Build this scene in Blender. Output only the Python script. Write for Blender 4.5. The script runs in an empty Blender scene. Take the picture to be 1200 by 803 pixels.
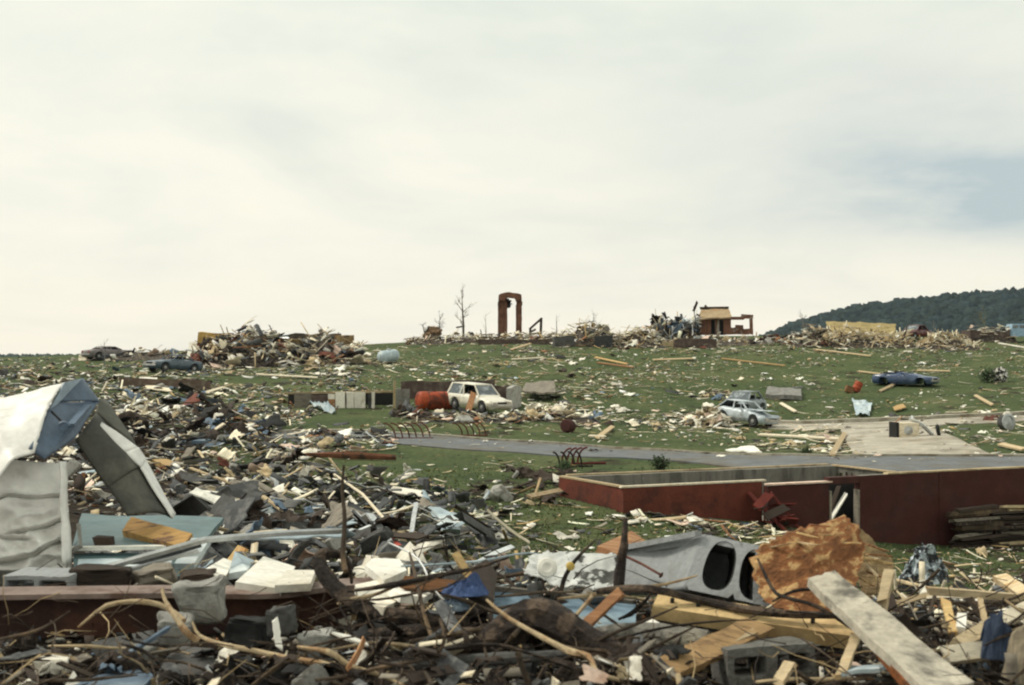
import bpy, math, random
import numpy as np
from mathutils import Vector, Matrix, Euler, noise
R = math.radians
random.seed(7); rng = np.random.default_rng(7)
sc = bpy.context.scene
COL = sc.collection

# ---------------------------------------------------------------- camera, sky, sun
F, HZ = 1400.0, 416.0                      # pixels of focal length at 1200 wide, horizon row
cam = bpy.data.cameras.new('camera'); camo = bpy.data.objects.new('camera', cam); COL.objects.link(camo)
camo.location = (0, 0, 0); camo.rotation_euler = (R(90), 0, 0)
cam.sensor_width = 36; cam.lens = 36*F/1200; cam.shift_y = (HZ-401.5)/1200
cam.clip_start = .05; cam.clip_end = 60000
cam.dof.use_dof = True; cam.dof.focus_distance = 14; cam.dof.aperture_fstop = 5.6
sc.camera = camo
sc.render.filter_size = 2.1
sc.cycles.filter_width = 2.1
sc.view_settings.view_transform = 'Standard'; sc.view_settings.look = 'None'
sc.view_settings.exposure = 0.25; sc.view_settings.gamma = 1
SUN_EL, SUN_AZ = R(50), R(-72)              # azimuth measured from +Y towards +X
sd = Vector((math.sin(SUN_AZ)*math.cos(SUN_EL), math.cos(SUN_AZ)*math.cos(SUN_EL), math.sin(SUN_EL)))
sun = bpy.data.lights.new('sun', 'SUN'); suno = bpy.data.objects.new('sun', sun); COL.objects.link(suno)
sun.energy = 2.1; sun.angle = R(12); sun.color = (1, .93, .8)
suno.rotation_euler = sd.to_track_quat('Z', 'Y').to_euler()

w = bpy.data.worlds.new('World'); sc.world = w; w.use_nodes = True
N, K = w.node_tree.nodes, w.node_tree.links
N.clear()
def wn(t, **kw):
    n = N.new(t)
    for k, v in kw.items(): setattr(n, k, v)
    return n
out = wn('ShaderNodeOutputWorld'); mixs = wn('ShaderNodeMixShader'); b1 = wn('ShaderNodeBackground'); b2 = wn('ShaderNodeBackground')
sky = wn('ShaderNodeTexSky', sky_type='NISHITA'); sky.sun_disc = False; sky.sun_elevation = SUN_EL; sky.sun_rotation = SUN_AZ
b1.inputs[1].default_value = .1; b2.inputs[1].default_value = 1.0; mixs.inputs[0].default_value = .93
K.new(sky.outputs[0], b1.inputs[0]); K.new(b1.outputs[0], mixs.inputs[1]); K.new(b2.outputs[0], mixs.inputs[2]); K.new(mixs.outputs[0], out.inputs[0])
tc = wn('ShaderNodeTexCoord'); sep = wn('ShaderNodeSeparateXYZ'); K.new(tc.outputs['Generated'], sep.inputs[0])
def m(op, a, b=None, c=None, clamp=False):
    n = wn('ShaderNodeMath', operation=op); n.use_clamp = clamp
    for i, v in enumerate((a, b, c)):
        if v is None: continue
        if isinstance(v, (int, float)): n.inputs[i].default_value = v
        else: K.new(v, n.inputs[i])
    return n.outputs[0]
X, Y_, Z = sep.outputs
zz = m('ADD', m('MAXIMUM', Z, 0.0), .16)
cmb = wn('ShaderNodeCombineXYZ')
K.new(m('DIVIDE', X, zz), cmb.inputs[0]); K.new(m('DIVIDE', Y_, zz), cmb.inputs[1]); cmb.inputs[2].default_value = 3.1
def wnoise(scale, det, rough, dist, vec):
    n = wn('ShaderNodeTexNoise'); n.inputs['Scale'].default_value = scale; n.inputs['Detail'].default_value = det
    n.inputs['Roughness'].default_value = rough; n.inputs['Distortion'].default_value = dist
    K.new(vec, n.inputs['Vector']); return n.outputs[0]
n1 = wnoise(.75, 7, .55, .5, cmb.outputs[0])
n2 = wnoise(2.3, 6, .6, .2, cmb.outputs[0])
dens = m('ADD', m('MULTIPLY', n1, .75), m('MULTIPLY', n2, .25))
ramp = wn('ShaderNodeValToRGB'); K.new(dens, ramp.inputs[0])
cr = ramp.color_ramp; cr.elements[0].position = .34; cr.elements[0].color = (.60, .655, .60, 1)
cr.elements[1].position = .68; cr.elements[1].color = (.90, .86, .72, 1)
e = cr.elements.new(.48); e.color = (.755, .78, .68, 1)
e = cr.elements.new(.57); e.color = (.84, .835, .71, 1)
# warm low band of cloud near the horizon, cooler grey-green higher up
warm = m('SUBTRACT', 1.0, m('DIVIDE', Z, .3), clamp=True)
mw = wn('ShaderNodeMixRGB'); mw.blend_type = 'MIX'; K.new(m('MULTIPLY', warm, .6), mw.inputs[0]); K.new(ramp.outputs[0], mw.inputs[1]); mw.inputs[2].default_value = (.94, .855, .715, 1)
# a thin blue-grey gap in the cloud to the right, low over the hill
def gauss(cx, cz, sx, sz):
    u = m('DIVIDE', m('SUBTRACT', m('DIVIDE', X, m('MAXIMUM', Y_, .05)), cx), sx); v = m('DIVIDE', m('SUBTRACT', m('DIVIDE', Z, m('MAXIMUM', Y_, .05)), cz), sz)
    return m('POWER', 2.718, m('MULTIPLY', m('ADD', m('MULTIPLY', u, u), m('MULTIPLY', v, v)), -1.0))
gn = m('MULTIPLY', m('ADD', gauss(.47, .135, .22, .038), m('MULTIPLY', gauss(.33, .20, .2, .07), .38)), m('MULTIPLY_ADD', n2, 2.3, .0), clamp=True)
mg = wn('ShaderNodeMixRGB'); K.new(gn, mg.inputs[0]); K.new(mw.outputs[0], mg.inputs[1]); mg.inputs[2].default_value = (.45, .52, .53, 1)
K.new(mg.outputs[0], b2.inputs[0])

# ---------------------------------------------------------------- terrain
def P(px, py, Y): return Vector(((px-600)/F*Y, Y, -(py-HZ)/F*Y))
YS = [0, 3, 4, 5, 6, 7, 10, 15, 22, 28, 35, 42, 51, 60, 70, 85, 100, 115, 128, 145, 200, 400, 1000]
head = [-1.35, -1.12, -1.1, -1.14, -1.24, -1.45]
CB = {
 0:   [-1.95, -2.45, -2.9, -3.15, -3.35, -3.3, -3.0, -2.6, -2.0, -1.15, -.75, -.42, -.22, -.5, -2, -5, -7],
 300: [-2.1, -2.75, -3.4, -3.75, -4.0, -4.0, -3.85, -3.55, -3.1, -1.8, -.7, .25, .75, .4, -1, -5, -7],
 600: [-2.2, -3.1, -3.9, -4.25, -4.1, -4.03, -3.97, -3.75, -3.3, -1.9, -.2, 1.2, 1.85, 1.6, -1, -5, -7],
 730: [-2.25, -3.2, -4.05, -4.35, -4.12, -3.9, -4.05, -3.95, -3.6, -2.3, -.5, 1.1, 2.0, 1.8, -1, -5, -7],
 900: [-2.3, -3.3, -4.3, -4.7, -3.75, -3.75, -4.15, -4.3, -4.35, -3.0, -1.0, .9, 2.15, 2.2, 0, -5, -7],
 1050:[-2.3, -3.3, -4.6, -5.2, -3.72, -3.7, -3.8, -3.8, -3.6, -2.4, -.8, .9, 2.2, 2.3, 1, -4, -7],
 1200:[-2.3, -3.3, -4.5, -5.2, -3.72, -3.65, -3.65, -3.55, -3.3, -2.25, -.8, .7, 2.0, 2.2, 1, -3, -6]}
CF = {k: list(v) for k, v in CB.items()}
CF[900][4:7] = [-4.75, -4.9, -4.9]; CF[1050][3:7] = [-5.35, -5.7, -5.8, -5.8]; CF[1200][3:7] = [-5.35, -5.9, -5.95, -5.95]
SG = np.linspace(math.log(3), math.log(1103), 420)
PG = np.arange(-400, 1601, 20.)
def mktab(C):
    ks = sorted(C); T = np.array([np.interp(np.exp(SG)-3, YS, head+C[k]) for k in ks])
    G = np.array([[0.0]])
    G = np.array([np.interp(PG, ks, T[:, j]) for j in range(T.shape[1])]).T
    k = np.array([1, 2, 3, 2, 1])/9.
    for _ in range(3):
        Gp = np.pad(G, ((2, 2), (0, 0)), 'edge'); G = sum(k[i]*Gp[i:i+G.shape[0]] for i in range(5))
    for _ in range(4):
        Gp = np.pad(G, ((0, 0), (2, 2)), 'edge'); G = sum(k[i]*Gp[:, i:i+G.shape[1]] for i in range(5))
    return G
TB, TF = mktab(CB), mktab(CF)
def look(T, px, Y):
    a = np.clip((px-PG[0])/20., 0, len(PG)-1.001); s = np.log(np.clip(Y, 0, 1090)+3); b = np.clip((s-SG[0])/(SG[1]-SG[0]), 0, len(SG)-1.001)
    i, j = a.astype(int), b.astype(int); fa, fb = a-i, b-j
    return T[i, j]*(1-fa)*(1-fb)+T[i+1, j]*fa*(1-fb)+T[i, j+1]*(1-fa)*fb+T[i+1, j+1]*fa*fb
sst = lambda e0, e1, x: (lambda t: t*t*(3-2*t))(np.clip((x-e0)/(e1-e0), 0, 1))
BN = np.array([2.99, 32.1]); E1 = np.array([.927, .376]); E2 = np.array([-1.62, 2.9])   # the basement: near corner, long side, short side
BLEN = 9.7; MI = np.linalg.inv(np.array([E1, E2]).T)
def tz(x, Y):
    x = np.asarray(x, float); Y = np.asarray(Y, float)
    px = 600+F*x/np.maximum(Y, 5)
    s = (x-BN[0])*-.376+(Y-BN[1])*.927
    mk = sst(.05, .28, s)
    z = look(TB, px, Y)*mk+look(TF, px, Y)*(1-mk)
    a = MI[0, 0]*(x-BN[0])+MI[0, 1]*(Y-BN[1]); b = MI[1, 0]*(x-BN[0])+MI[1, 1]*(Y-BN[1])
    inside = sst(.02, .2, a)*sst(.02, .2, BLEN-a)*sst(.01, .06, b)*sst(.01, .06, 1-b)
    z = z*(1-inside)+np.minimum(z, -5.75)*inside
    far = sst(300, 1200, Y); z = z*(1-far)-7*far
    n = np.sin(x*.9+Y*.31)*np.sin(Y*.7-x*.2)*.035+np.sin(x*.23+1)*np.sin(Y*.19)*.06
    near = sst(9, 20, Y)*(1-sst(30, 31, Y)*(1-sst(43, 45, Y)))
    return z+n*near*(1-far)
def hits(px, py, ymin=9.):
    px = np.asarray(px, float); py = np.asarray(py, float)
    Y = ymin*np.exp(np.linspace(0, math.log(400/ymin), 900))
    done = np.full(px.shape, np.nan)
    for y in Y:
        zt = tz((px-600)/F*y, np.full(px.shape, y)); zr = -(py-HZ)/F*y
        hitm = np.isnan(done) & (zr <= zt)
        done[hitm] = y
    return done
def hit(px, py, ymin=9., lift=0.):
    y = float(hits([px], [py], ymin)[0])
    if not y == y: y = 126.
    x = (px-600)/F*y
    return Vector((x, y, float(tz(x, y))+lift))

# ---------------------------------------------------------------- materials
def mat(name, c, var=.28, scale=4., rough=.85, bump=.25, grain=None, c2=None, c2scale=1.5, c2lo=.5, c2hi=.62, metal=0., rnd=.28, attr=False, spec=.3, bscale=None, bricks=None, fine=.5, turn=None):
    mt = bpy.data.materials.new(name); mt.use_nodes = True; nt = mt.node_tree; n = nt.nodes; k = nt.links
    bs = n['Principled BSDF']; bs.inputs['Roughness'].default_value = rough; bs.inputs['Metallic'].default_value = metal
    bs.inputs['Specular IOR Level'].default_value = spec
    tc = n.new('ShaderNodeTexCoord'); mp = n.new('ShaderNodeMapping'); k.new(tc.outputs['Object'], mp.inputs[0])
    if grain: mp.inputs['Scale'].default_value = grain
    if turn:
        m0 = n.new('ShaderNodeMapping'); m0.inputs['Rotation'].default_value = turn; k.new(tc.outputs['Object'], m0.inputs[0]); k.new(m0.outputs[0], mp.inputs[0])
    def noi(sc_, det=6, ro=.6, v=None):
        q = n.new('ShaderNodeTexNoise'); q.inputs['Scale'].default_value = sc_; q.inputs['Detail'].default_value = det; q.inputs['Roughness'].default_value = ro
        k.new(v or mp.outputs[0], q.inputs['Vector']); return q.outputs[0]
    def mx(f, a, b, t='MIX'):
        q = n.new('ShaderNodeMixRGB'); q.blend_type = t
        for i, v in enumerate((f, a, b)):
            if isinstance(v, (int, float)): q.inputs[i].default_value = v
            elif isinstance(v, tuple): q.inputs[i].default_value = (*v, 1)[:4]
            else: k.new(v, q.inputs[i])
        return q.outputs[0]
    def mr(v, a, b, lo, hi):
        q = n.new('ShaderNodeMapRange'); q.clamp = True; k.new(v, q.inputs[0])
        for i, u in zip((1, 2, 3, 4), (a, b, lo, hi)): q.inputs[i].default_value = u
        return q.outputs[0]
    nz = noi(scale); nf = noi(scale*7, 4)
    if attr:
        at = n.new('ShaderNodeAttribute'); at.attribute_name = 'col'; base = at.outputs['Color']
    else:
        base = mx(0., tuple(c), tuple(c))
    if bricks:
        br = n.new('ShaderNodeTexBrick'); br.inputs['Scale'].default_value = bricks; k.new(mp.outputs[0], br.inputs['Vector'])
        br.inputs['Color1'].default_value = (*c, 1); br.inputs['Color2'].default_value = (*[v*.72 for v in c], 1); br.inputs['Mortar'].default_value = (.3, .27, .23, 1)
        br.inputs['Mortar Size'].default_value = .012; base = br.outputs[0]
    if c2: base = mx(mr(noi(c2scale, 5), c2lo, c2hi, 0, 1), base, tuple(c2))
    v = mr(nz, .28, .72, 1-var, 1+var)
    base = mx(1., base, v, 'MULTIPLY')
    base = mx(fine, base, mr(nf, .3, .7, .7, 1.3), 'MULTIPLY')
    if rnd and not attr:
        oi = n.new('ShaderNodeObjectInfo'); base = mx(1., base, mr(oi.outputs['Random'], 0, 1, 1-rnd, 1+rnd), 'MULTIPLY')
    k.new(base, bs.inputs['Base Color'])
    if bump:
        bp = n.new('ShaderNodeBump'); bp.inputs['Strength'].default_value = bump; bp.inputs['Distance'].default_value = .02
        k.new(noi(bscale or scale*3, 8), bp.inputs['Height']); k.new(bp.outputs[0], bs.inputs['Normal'])
    return mt
G3 = (1.5, 14, 14)
M = dict(
 pine=mat('pale_pine', (.54, .43, .27), grain=G3, scale=3, c2=(.38, .25, .12), bump=.3),
 yellow=mat('yellow_pine', (.47, .33, .15), grain=G3, scale=3, c2=(.35, .18, .06), bump=.3),
 cream=mat('cream_board', (.70, .63, .49), grain=G3, scale=3, c2=(.5, .4, .25), rnd=.2),
 orange=mat('orange_wood', (.27, .13, .06), grain=G3, scale=3, c2=(.36, .21, .1), bump=.3),
 weath=mat('weathered_wood', (.25, .22, .175), grain=G3, scale=3, c2=(.12, .105, .09), bump=.4),
 darkw=mat('dark_wood', (.045, .032, .024), grain=G3, scale=3, bump=.4),
 bark=mat('bark', (.075, .054, .037), grain=(2, 2, .6), scale=14, c2=(.16, .11, .065), bump=.9),
 barkd=mat('dark_bark', (.022, .016, .013), scale=14, c2=(.085, .06, .042), c2scale=11, c2lo=.5, c2hi=.58, bump=1.),
 peeled=mat('peeled_wood', (.40, .31, .19), scale=9, c2=(.2, .12, .06), c2scale=9, bump=.5),
 white=mat('white_paint', (.80, .78, .70), c2=(.5, .46, .38), c2lo=.55, c2hi=.72, var=.12, rnd=.1, bump=.1, scale=3),
 paper=mat('white_plaster', (.76, .72, .62), c2=(.48, .42, .33), c2lo=.55, c2hi=.7, var=.18, rnd=.18, bump=.3, scale=5),
 pink=mat('pinkish_plaster', (.62, .47, .38), c2=(.4, .27, .2), var=.25),
 tan=mat('tan_fibre', (.42, .33, .2), c2=(.25, .18, .1)),
 conc=mat('concrete', (.30, .295, .27), c2=(.2, .19, .165), c2scale=3, scale=9, bump=.7, rnd=.25),
 concd=mat('dark_concrete', (.085, .084, .081), c2=(.05, .047, .043), c2scale=3, scale=9, bump=.7, rnd=.3),
 shing=mat('grey_shingle', (.078, .081, .084), c2=(.15, .15, .145), c2scale=5, scale=12, rnd=.5, bump=.5),
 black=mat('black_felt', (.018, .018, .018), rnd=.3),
 blue=mat('blue_grey_sheet', (.11, .155, .21), c2=(.2, .25, .29), rnd=.35),
 lblue=mat('pale_blue_sheet', (.38, .46, .50), c2=(.55, .6, .6), rnd=.15),
 teal=mat('teal_paint', (.10, .162, .172), c2=(.075, .125, .13), c2scale=1.2, var=.14, rnd=.05, bump=.12, rough=.5, scale=3),
 metal=mat('galvanised_metal', (.52, .54, .54), metal=.5, rough=.45, c2=(.3, .3, .28), rnd=.2, bump=.2),
 rust=mat('rusty_steel', (.13, .045, .03), c2=(.07, .03, .022), rough=.75, scale=8, bump=.5, rnd=.2),
 red=mat('red_board', (.33, .055, .035), rnd=.2),
 green=mat('dark_leaves', (.045, .075, .03)),
)
MAT_ATTR = mat('mixed_debris', (1, 1, 1), attr=True, var=.3, scale=5, bump=.3)
COLS = dict(pine=(.54, .43, .27), yellow=(.47, .33, .15), cream=(.74, .66, .50), orange=(.27, .13, .06), weath=(.25, .22, .175), darkw=(.045, .032, .024), bark=(.08, .058, .04),
 barkd=(.026, .019, .015), peeled=(.42, .31, .17), white=(.8, .78, .7), paper=(.76, .72, .62), pink=(.62, .47, .38), tan=(.42, .33, .2), conc=(.30, .295, .27), concd=(.10, .099, .095), shing=(.082, .085, .087),
 black=(.018, .018, .018), blue=(.11, .155, .21), lblue=(.36, .44, .48), teal=(.235, .35, .36), metal=(.5, .52, .52), rust=(.13, .045, .03), red=(.33, .055, .035), green=(.045, .075, .03))

# ---------------------------------------------------------------- mesh helpers
class MB:
    def __init__(s): s.v = []; s.f = []; s.mi = []
    def add(s, vs, fs, mi=0):
        b = len(s.v); s.v += [tuple(v) for v in vs]; s.f += [tuple(b+i for i in f) for f in fs]; s.mi += [mi]*len(fs); return s
    def box(s, c, size, rot=None, mi=0, jit=0., taper=1.):
        c = Vector(c); hx, hy, hz = [a/2 for a in size]; vs = []
        for z in (-1, 1):
            for x, y in ((-1, -1), (1, -1), (1, 1), (-1, 1)):
                t = taper if z > 0 else 1
                p = Vector((x*hx*t, y*hy*t, z*hz))
                if jit: p += Vector([random.uniform(-jit, jit) for _ in range(3)])
                if rot is not None: p = rot @ p
                vs.append(p+c)
        return s.add(vs, [(0, 3, 2, 1), (4, 5, 6, 7), (0, 1, 5, 4), (1, 2, 6, 5), (2, 3, 7, 6), (3, 0, 4, 7)], mi)
    def bar(s, a, b, wd, th, mi=0, roll=0., jit=0., seg=1, sag=0.):
        a, b = Vector(a), Vector(b); d = (b-a); L = d.length; d.normalize()
        up = Vector((0, 0, 1)) if abs(d.z) < .9 else Vector((0, 1, 0)); sx = d.cross(up).normalized(); uz = sx.cross(d)
        q = Matrix.Rotation(roll, 3, d); sx, uz = q @ sx, q @ uz; vs = []; fs = []
        for i in range(seg+1):
            t = i/seg; c = a+d*L*t+Vector((0, 0, -sag*4*t*(1-t)))
            for (u, v) in ((-1, -1), (1, -1), (1, 1), (-1, 1)):
                p = c+sx*u*wd/2+uz*v*th/2
                if jit:
                    e_ = jit*(3 if i in (0, seg) else .4); p += d*random.uniform(-e_, e_)+sx*random.uniform(-jit, jit)*.3
                vs.append(p)
            if i:
                o = 4*i
                for j in range(4): fs.append((o-4+j, o-4+(j+1) % 4, o+(j+1) % 4, o+j))
        fs += [(3, 2, 1, 0), tuple(4*seg+j for j in range(4))]
        return s.add(vs, fs, mi)
    def tube(s, pts, rad, n=7, mi=0, wob=0., cap=True):
        pts = [Vector(p) for p in pts]; vs = []; fs = []
        if isinstance(rad, (int, float)): rad = [rad]*len(pts)
        prev = None
        for i, p in enumerate(pts):
            d = (pts[min(i+1, len(pts)-1)]-pts[max(i-1, 0)]).normalized()
            if prev is None: u = d.orthogonal().normalized()
            else: u = (prev-d*prev.dot(d)).normalized()
            prev = u; v = d.cross(u)
            for j in range(n):
                a = 2*math.pi*j/n; r = rad[i]*(1+random.uniform(-wob, wob))
                vs.append(p+u*math.cos(a)*r+v*math.sin(a)*r)
            if i:
                o = n*i
                for j in range(n): fs.append((o-n+j, o-n+(j+1) % n, o+(j+1) % n, o+j))
        if cap: fs += [tuple(range(n-1, -1, -1)), tuple(n*(len(pts)-1)+j for j in range(n))]
        return s.add(vs, fs, mi)
    def prism(s, poly, thick, mi=0):
        """polygon of 3-D points given a thickness along its normal"""
        ps = [Vector(p) for p in poly]; nn = Vector((0, 0, 0))
        for i in range(len(ps)): nn += ps[i].cross(ps[(i+1) % len(ps)])
        nn.normalize(); n = len(ps); vs = ps+[p-nn*thick for p in ps]
        fs = [tuple(range(n)), tuple(range(2*n-1, n-1, -1))]+[(i, n+i, n+(i+1) % n, (i+1) % n) for i in range(n)]
        return s.add(vs, fs, mi)
    def patch(s, c00, c10, c11, c01, nu=12, nv=12, amp=.02, freq=4., thick=.006, mi=0, fn=None, ragged=0.):
        c = [Vector(q) for q in (c00, c10, c11, c01)]; nrm = (c[1]-c[0]).cross(c[3]-c[0]).normalized(); vs = []; W = nu+1
        for layer in (0, 1):
            for j in range(nv+1):
                for i in range(W):
                    u, v = i/nu, j/nv
                    if ragged and (i in (0, nu) or j in (0, nv)):
                        u += noise.noise(Vector((j*.9, i*.9, 3)))*ragged; v += noise.noise(Vector((i*.9, j*.9, 9)))*ragged
                    p = c[0]*(1-u)*(1-v)+c[1]*u*(1-v)+c[2]*u*v+c[3]*(1-u)*v
                    d = noise.noise(p*freq)*amp+noise.noise(p*freq*2.7+Vector((5, 1, 2)))*amp*.4
                    if fn: d += fn(u, v)
                    vs.append(p+nrm*(d-(thick if layer else 0)))
        fs = []; o = W*(nv+1)
        for j in range(nv):
            for i in range(nu):
                a = j*W+i; fs.append((a, a+1, a+W+1, a+W)); fs.append((o+a, o+a+W, o+a+W+1, o+a+1))
        for i in range(nu):
            fs.append((i, o+i, o+i+1, i+1)); a = nv*W+i; fs.append((a, a+1, o+a+1, o+a))
        for j in range(nv):
            a = j*W; fs.append((a, a+W, o+a+W, o+a)); a += nu; fs.append((a, o+a, o+a+W, a+W))
        return s.add(vs, fs, mi)
    def lathe(s, c, axis, prof, n=16, mi=0):
        axis = Vector(axis).normalized(); u = axis.orthogonal().normalized(); v = axis.cross(u); c = Vector(c); vs = []; fs = []
        for i, (h, r) in enumerate(prof):
            for j in range(n):
                a = 2*math.pi*j/n; vs.append(c+axis*h+(u*math.cos(a)+v*math.sin(a))*r)
            if i:
                o = n*i
                for j in range(n): fs.append((o-n+j, o-n+(j+1) % n, o+(j+1) % n, o+j))
        fs += [tuple(range(n-1, -1, -1)), tuple(n*(len(prof)-1)+j for j in range(n))]
        return s.add(vs, fs, mi)
    def ball(s, c, r, sub=2, amp=.25, freq=1.5, sq=(1, 1, 1), mi=0, seed=0.):
        v0, f0 = ICO[sub]; c = Vector(c)
        vs = []
        for p in v0:
            d = 1+noise.noise(p*freq+Vector((seed, seed*.7, 1)))*amp*2+noise.noise(p*freq*3+Vector((seed, 2, 1)))*amp
            vs.append(c+Vector((p.x*sq[0], p.y*sq[1], p.z*sq[2]))*r*d)
        return s.add(vs, f0, mi)
    def arr(s): return np.array(s.v, float).reshape(-1, 3)
    def build(s, name, mats, parent=None, smooth=False, local=False):
        o_loc = Vector((0, 0, 0))
        if not local:
            if parent is None:
                A = s.arr(); o_loc = Vector(((A[:, 0].min()+A[:, 0].max())/2, (A[:, 1].min()+A[:, 1].max())/2, A[:, 2].min()))
                org = o_loc
            else: org = Vector(parent['org'])
            s.v = [(x-org.x, y-org.y, z-org.z) for x, y, z in s.v]
        me = bpy.data.meshes.new(name); me.from_pydata(s.v, [], s.f)
        if not isinstance(mats, (list, tuple)): mats = [mats]
        for mt in mats: me.materials.append(M[mt] if isinstance(mt, str) else mt)
        if len(mats) > 1: me.polygons.foreach_set('material_index', s.mi)
        if smooth: me.polygons.foreach_set('use_smooth', [True]*len(me.polygons))
        me.update()
        o = bpy.data.objects.new(name, me); COL.objects.link(o); o.location = o_loc
        if parent: o.parent = parent
        ORG[o.name] = o_loc if parent is None else None
        if not local: o['org'] = list(o_loc if parent is None else Vector(parent['org']))
        return o
ORG = {}
def ico(sub):
    t = (1+5**.5)/2
    v = [Vector(p).normalized() for p in [(-1, t, 0), (1, t, 0), (-1, -t, 0), (1, -t, 0), (0, -1, t), (0, 1, t), (0, -1, -t), (0, 1, -t), (t, 0, -1), (t, 0, 1), (-t, 0, -1), (-t, 0, 1)]]
    f = [(0, 11, 5), (0, 5, 1), (0, 1, 7), (0, 7, 10), (0, 10, 11), (1, 5, 9), (5, 11, 4), (11, 10, 2), (10, 7, 6), (7, 1, 8), (3, 9, 4), (3, 4, 2), (3, 2, 6), (3, 6, 8), (3, 8, 9), (4, 9, 5), (2, 4, 11), (6, 2, 10), (8, 6, 7), (9, 8, 1)]
    for _ in range(sub):
        c = {}; nf = []
        def mid(a, b):
            k_ = (min(a, b), max(a, b))
            if k_ not in c: v.append(((v[a]+v[b])/2).normalized()); c[k_] = len(v)-1
            return c[k_]
        for a, b, d in f:
            x, y, z = mid(a, b), mid(b, d), mid(d, a); nf += [(a, x, z), (b, y, x), (d, z, y), (x, y, z)]
        f = nf
    return v, f
ICO = {i: ico(i) for i in range(5)}
def tag(o, label=None, cat=None, group=None, kind=None):
    if label: o['label'] = label
    if cat: o['category'] = cat
    if group: o['group'] = group
    if kind: o['kind'] = kind
    return o
def empty(name, loc, label, cat, rz=0., group=None, rot=None):
    o = bpy.data.objects.new(name, None); COL.objects.link(o); o.location = loc; o.rotation_euler = rot or (0, 0, rz)
    o['org'] = list(loc); return tag(o, label, cat, group)
def npmesh(name, V, Fq, mats, colr=None, smooth=False, kind=None, tri=False):
    """big mesh from arrays: V (n,3), Fq (m,k)"""
    me = bpy.data.meshes.new(name); k = Fq.shape[1]
    me.vertices.add(len(V)); me.vertices.foreach_set('co', V.astype(np.float32).ravel())
    me.loops.add(Fq.size); me.loops.foreach_set('vertex_index', Fq.astype(np.int32).ravel())
    me.polygons.add(len(Fq)); me.polygons.foreach_set('loop_start', np.arange(0, Fq.size, k, dtype=np.int32))
    for mt in (mats if isinstance(mats, list) else [mats]): me.materials.append(mt)
    if colr is not None:
        a = me.color_attributes.new('col', 'FLOAT_COLOR', 'POINT'); a.data.foreach_set('color', np.c_[colr, np.ones(len(colr))].astype(np.float32).ravel())
    me.update(calc_edges=True); me.validate()
    if smooth: me.polygons.foreach_set('use_smooth', np.ones(len(me.polygons), bool))
    o = bpy.data.objects.new(name, me); COL.objects.link(o)
    if kind: o['kind'] = kind
    return o

# ---------------------------------------------------------------- the ground
wv = np.concatenate([np.linspace(-1.6, -.47, 60)[:-1], np.arange(-.47, .47, .0036), np.linspace(.47, 1.6, 60)])
yv = np.concatenate([np.arange(-8, 3, .5), np.arange(3, 31, .16), np.arange(31, 43.5, .1), np.arange(43.5, 70, .35), np.arange(70, 160, 1.), 160*np.exp(np.linspace(0, math.log(190), 60))])
WG, YG = np.meshgrid(wv, yv); XG = WG*(YG+10)
ZG = tz(XG, YG)
V = np.stack([XG.ravel(), YG.ravel(), ZG.ravel()], 1); nw = len(wv)
I = (np.arange(len(yv)-1)[:, None]*nw+np.arange(nw-1)[None, :]).ravel()
Fg = np.stack([I, I+1, I+nw+1, I+nw], 1)
# bare earth under the debris: near heap, left field, basement floor
pxg = 600+F*XG/np.maximum(YG, 3)
nzg = np.sin(XG*1.3+YG*.8)*np.sin(YG*1.1-XG*.7)*.5+np.sin(XG*.37-YG*.29)*.5
dirt = 1-sst(11, 17, YG+nzg*2)
dirt = np.maximum(dirt, (1-sst(380, 560, pxg+nzg*60))*(1-sst(26, 40, YG+nzg*5)))
dirt = np.maximum(dirt, .75*(1-sst(150, 420, pxg+nzg*60))*(1-sst(50, 78, YG+nzg*5)))
aa = MI[0, 0]*(XG-BN[0])+MI[0, 1]*(YG-BN[1]); bb = MI[1, 0]*(XG-BN[0])+MI[1, 1]*(YG-BN[1])
dirt = np.maximum(dirt, ((aa > 0) & (aa < BLEN) & (bb > 0) & (bb < 1))*1.)
dirt = np.maximum(dirt, .55*sst(.35, .8, nzg))
gm = bpy.data.materials.new('grass_and_earth'); gm.use_nodes = True
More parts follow.
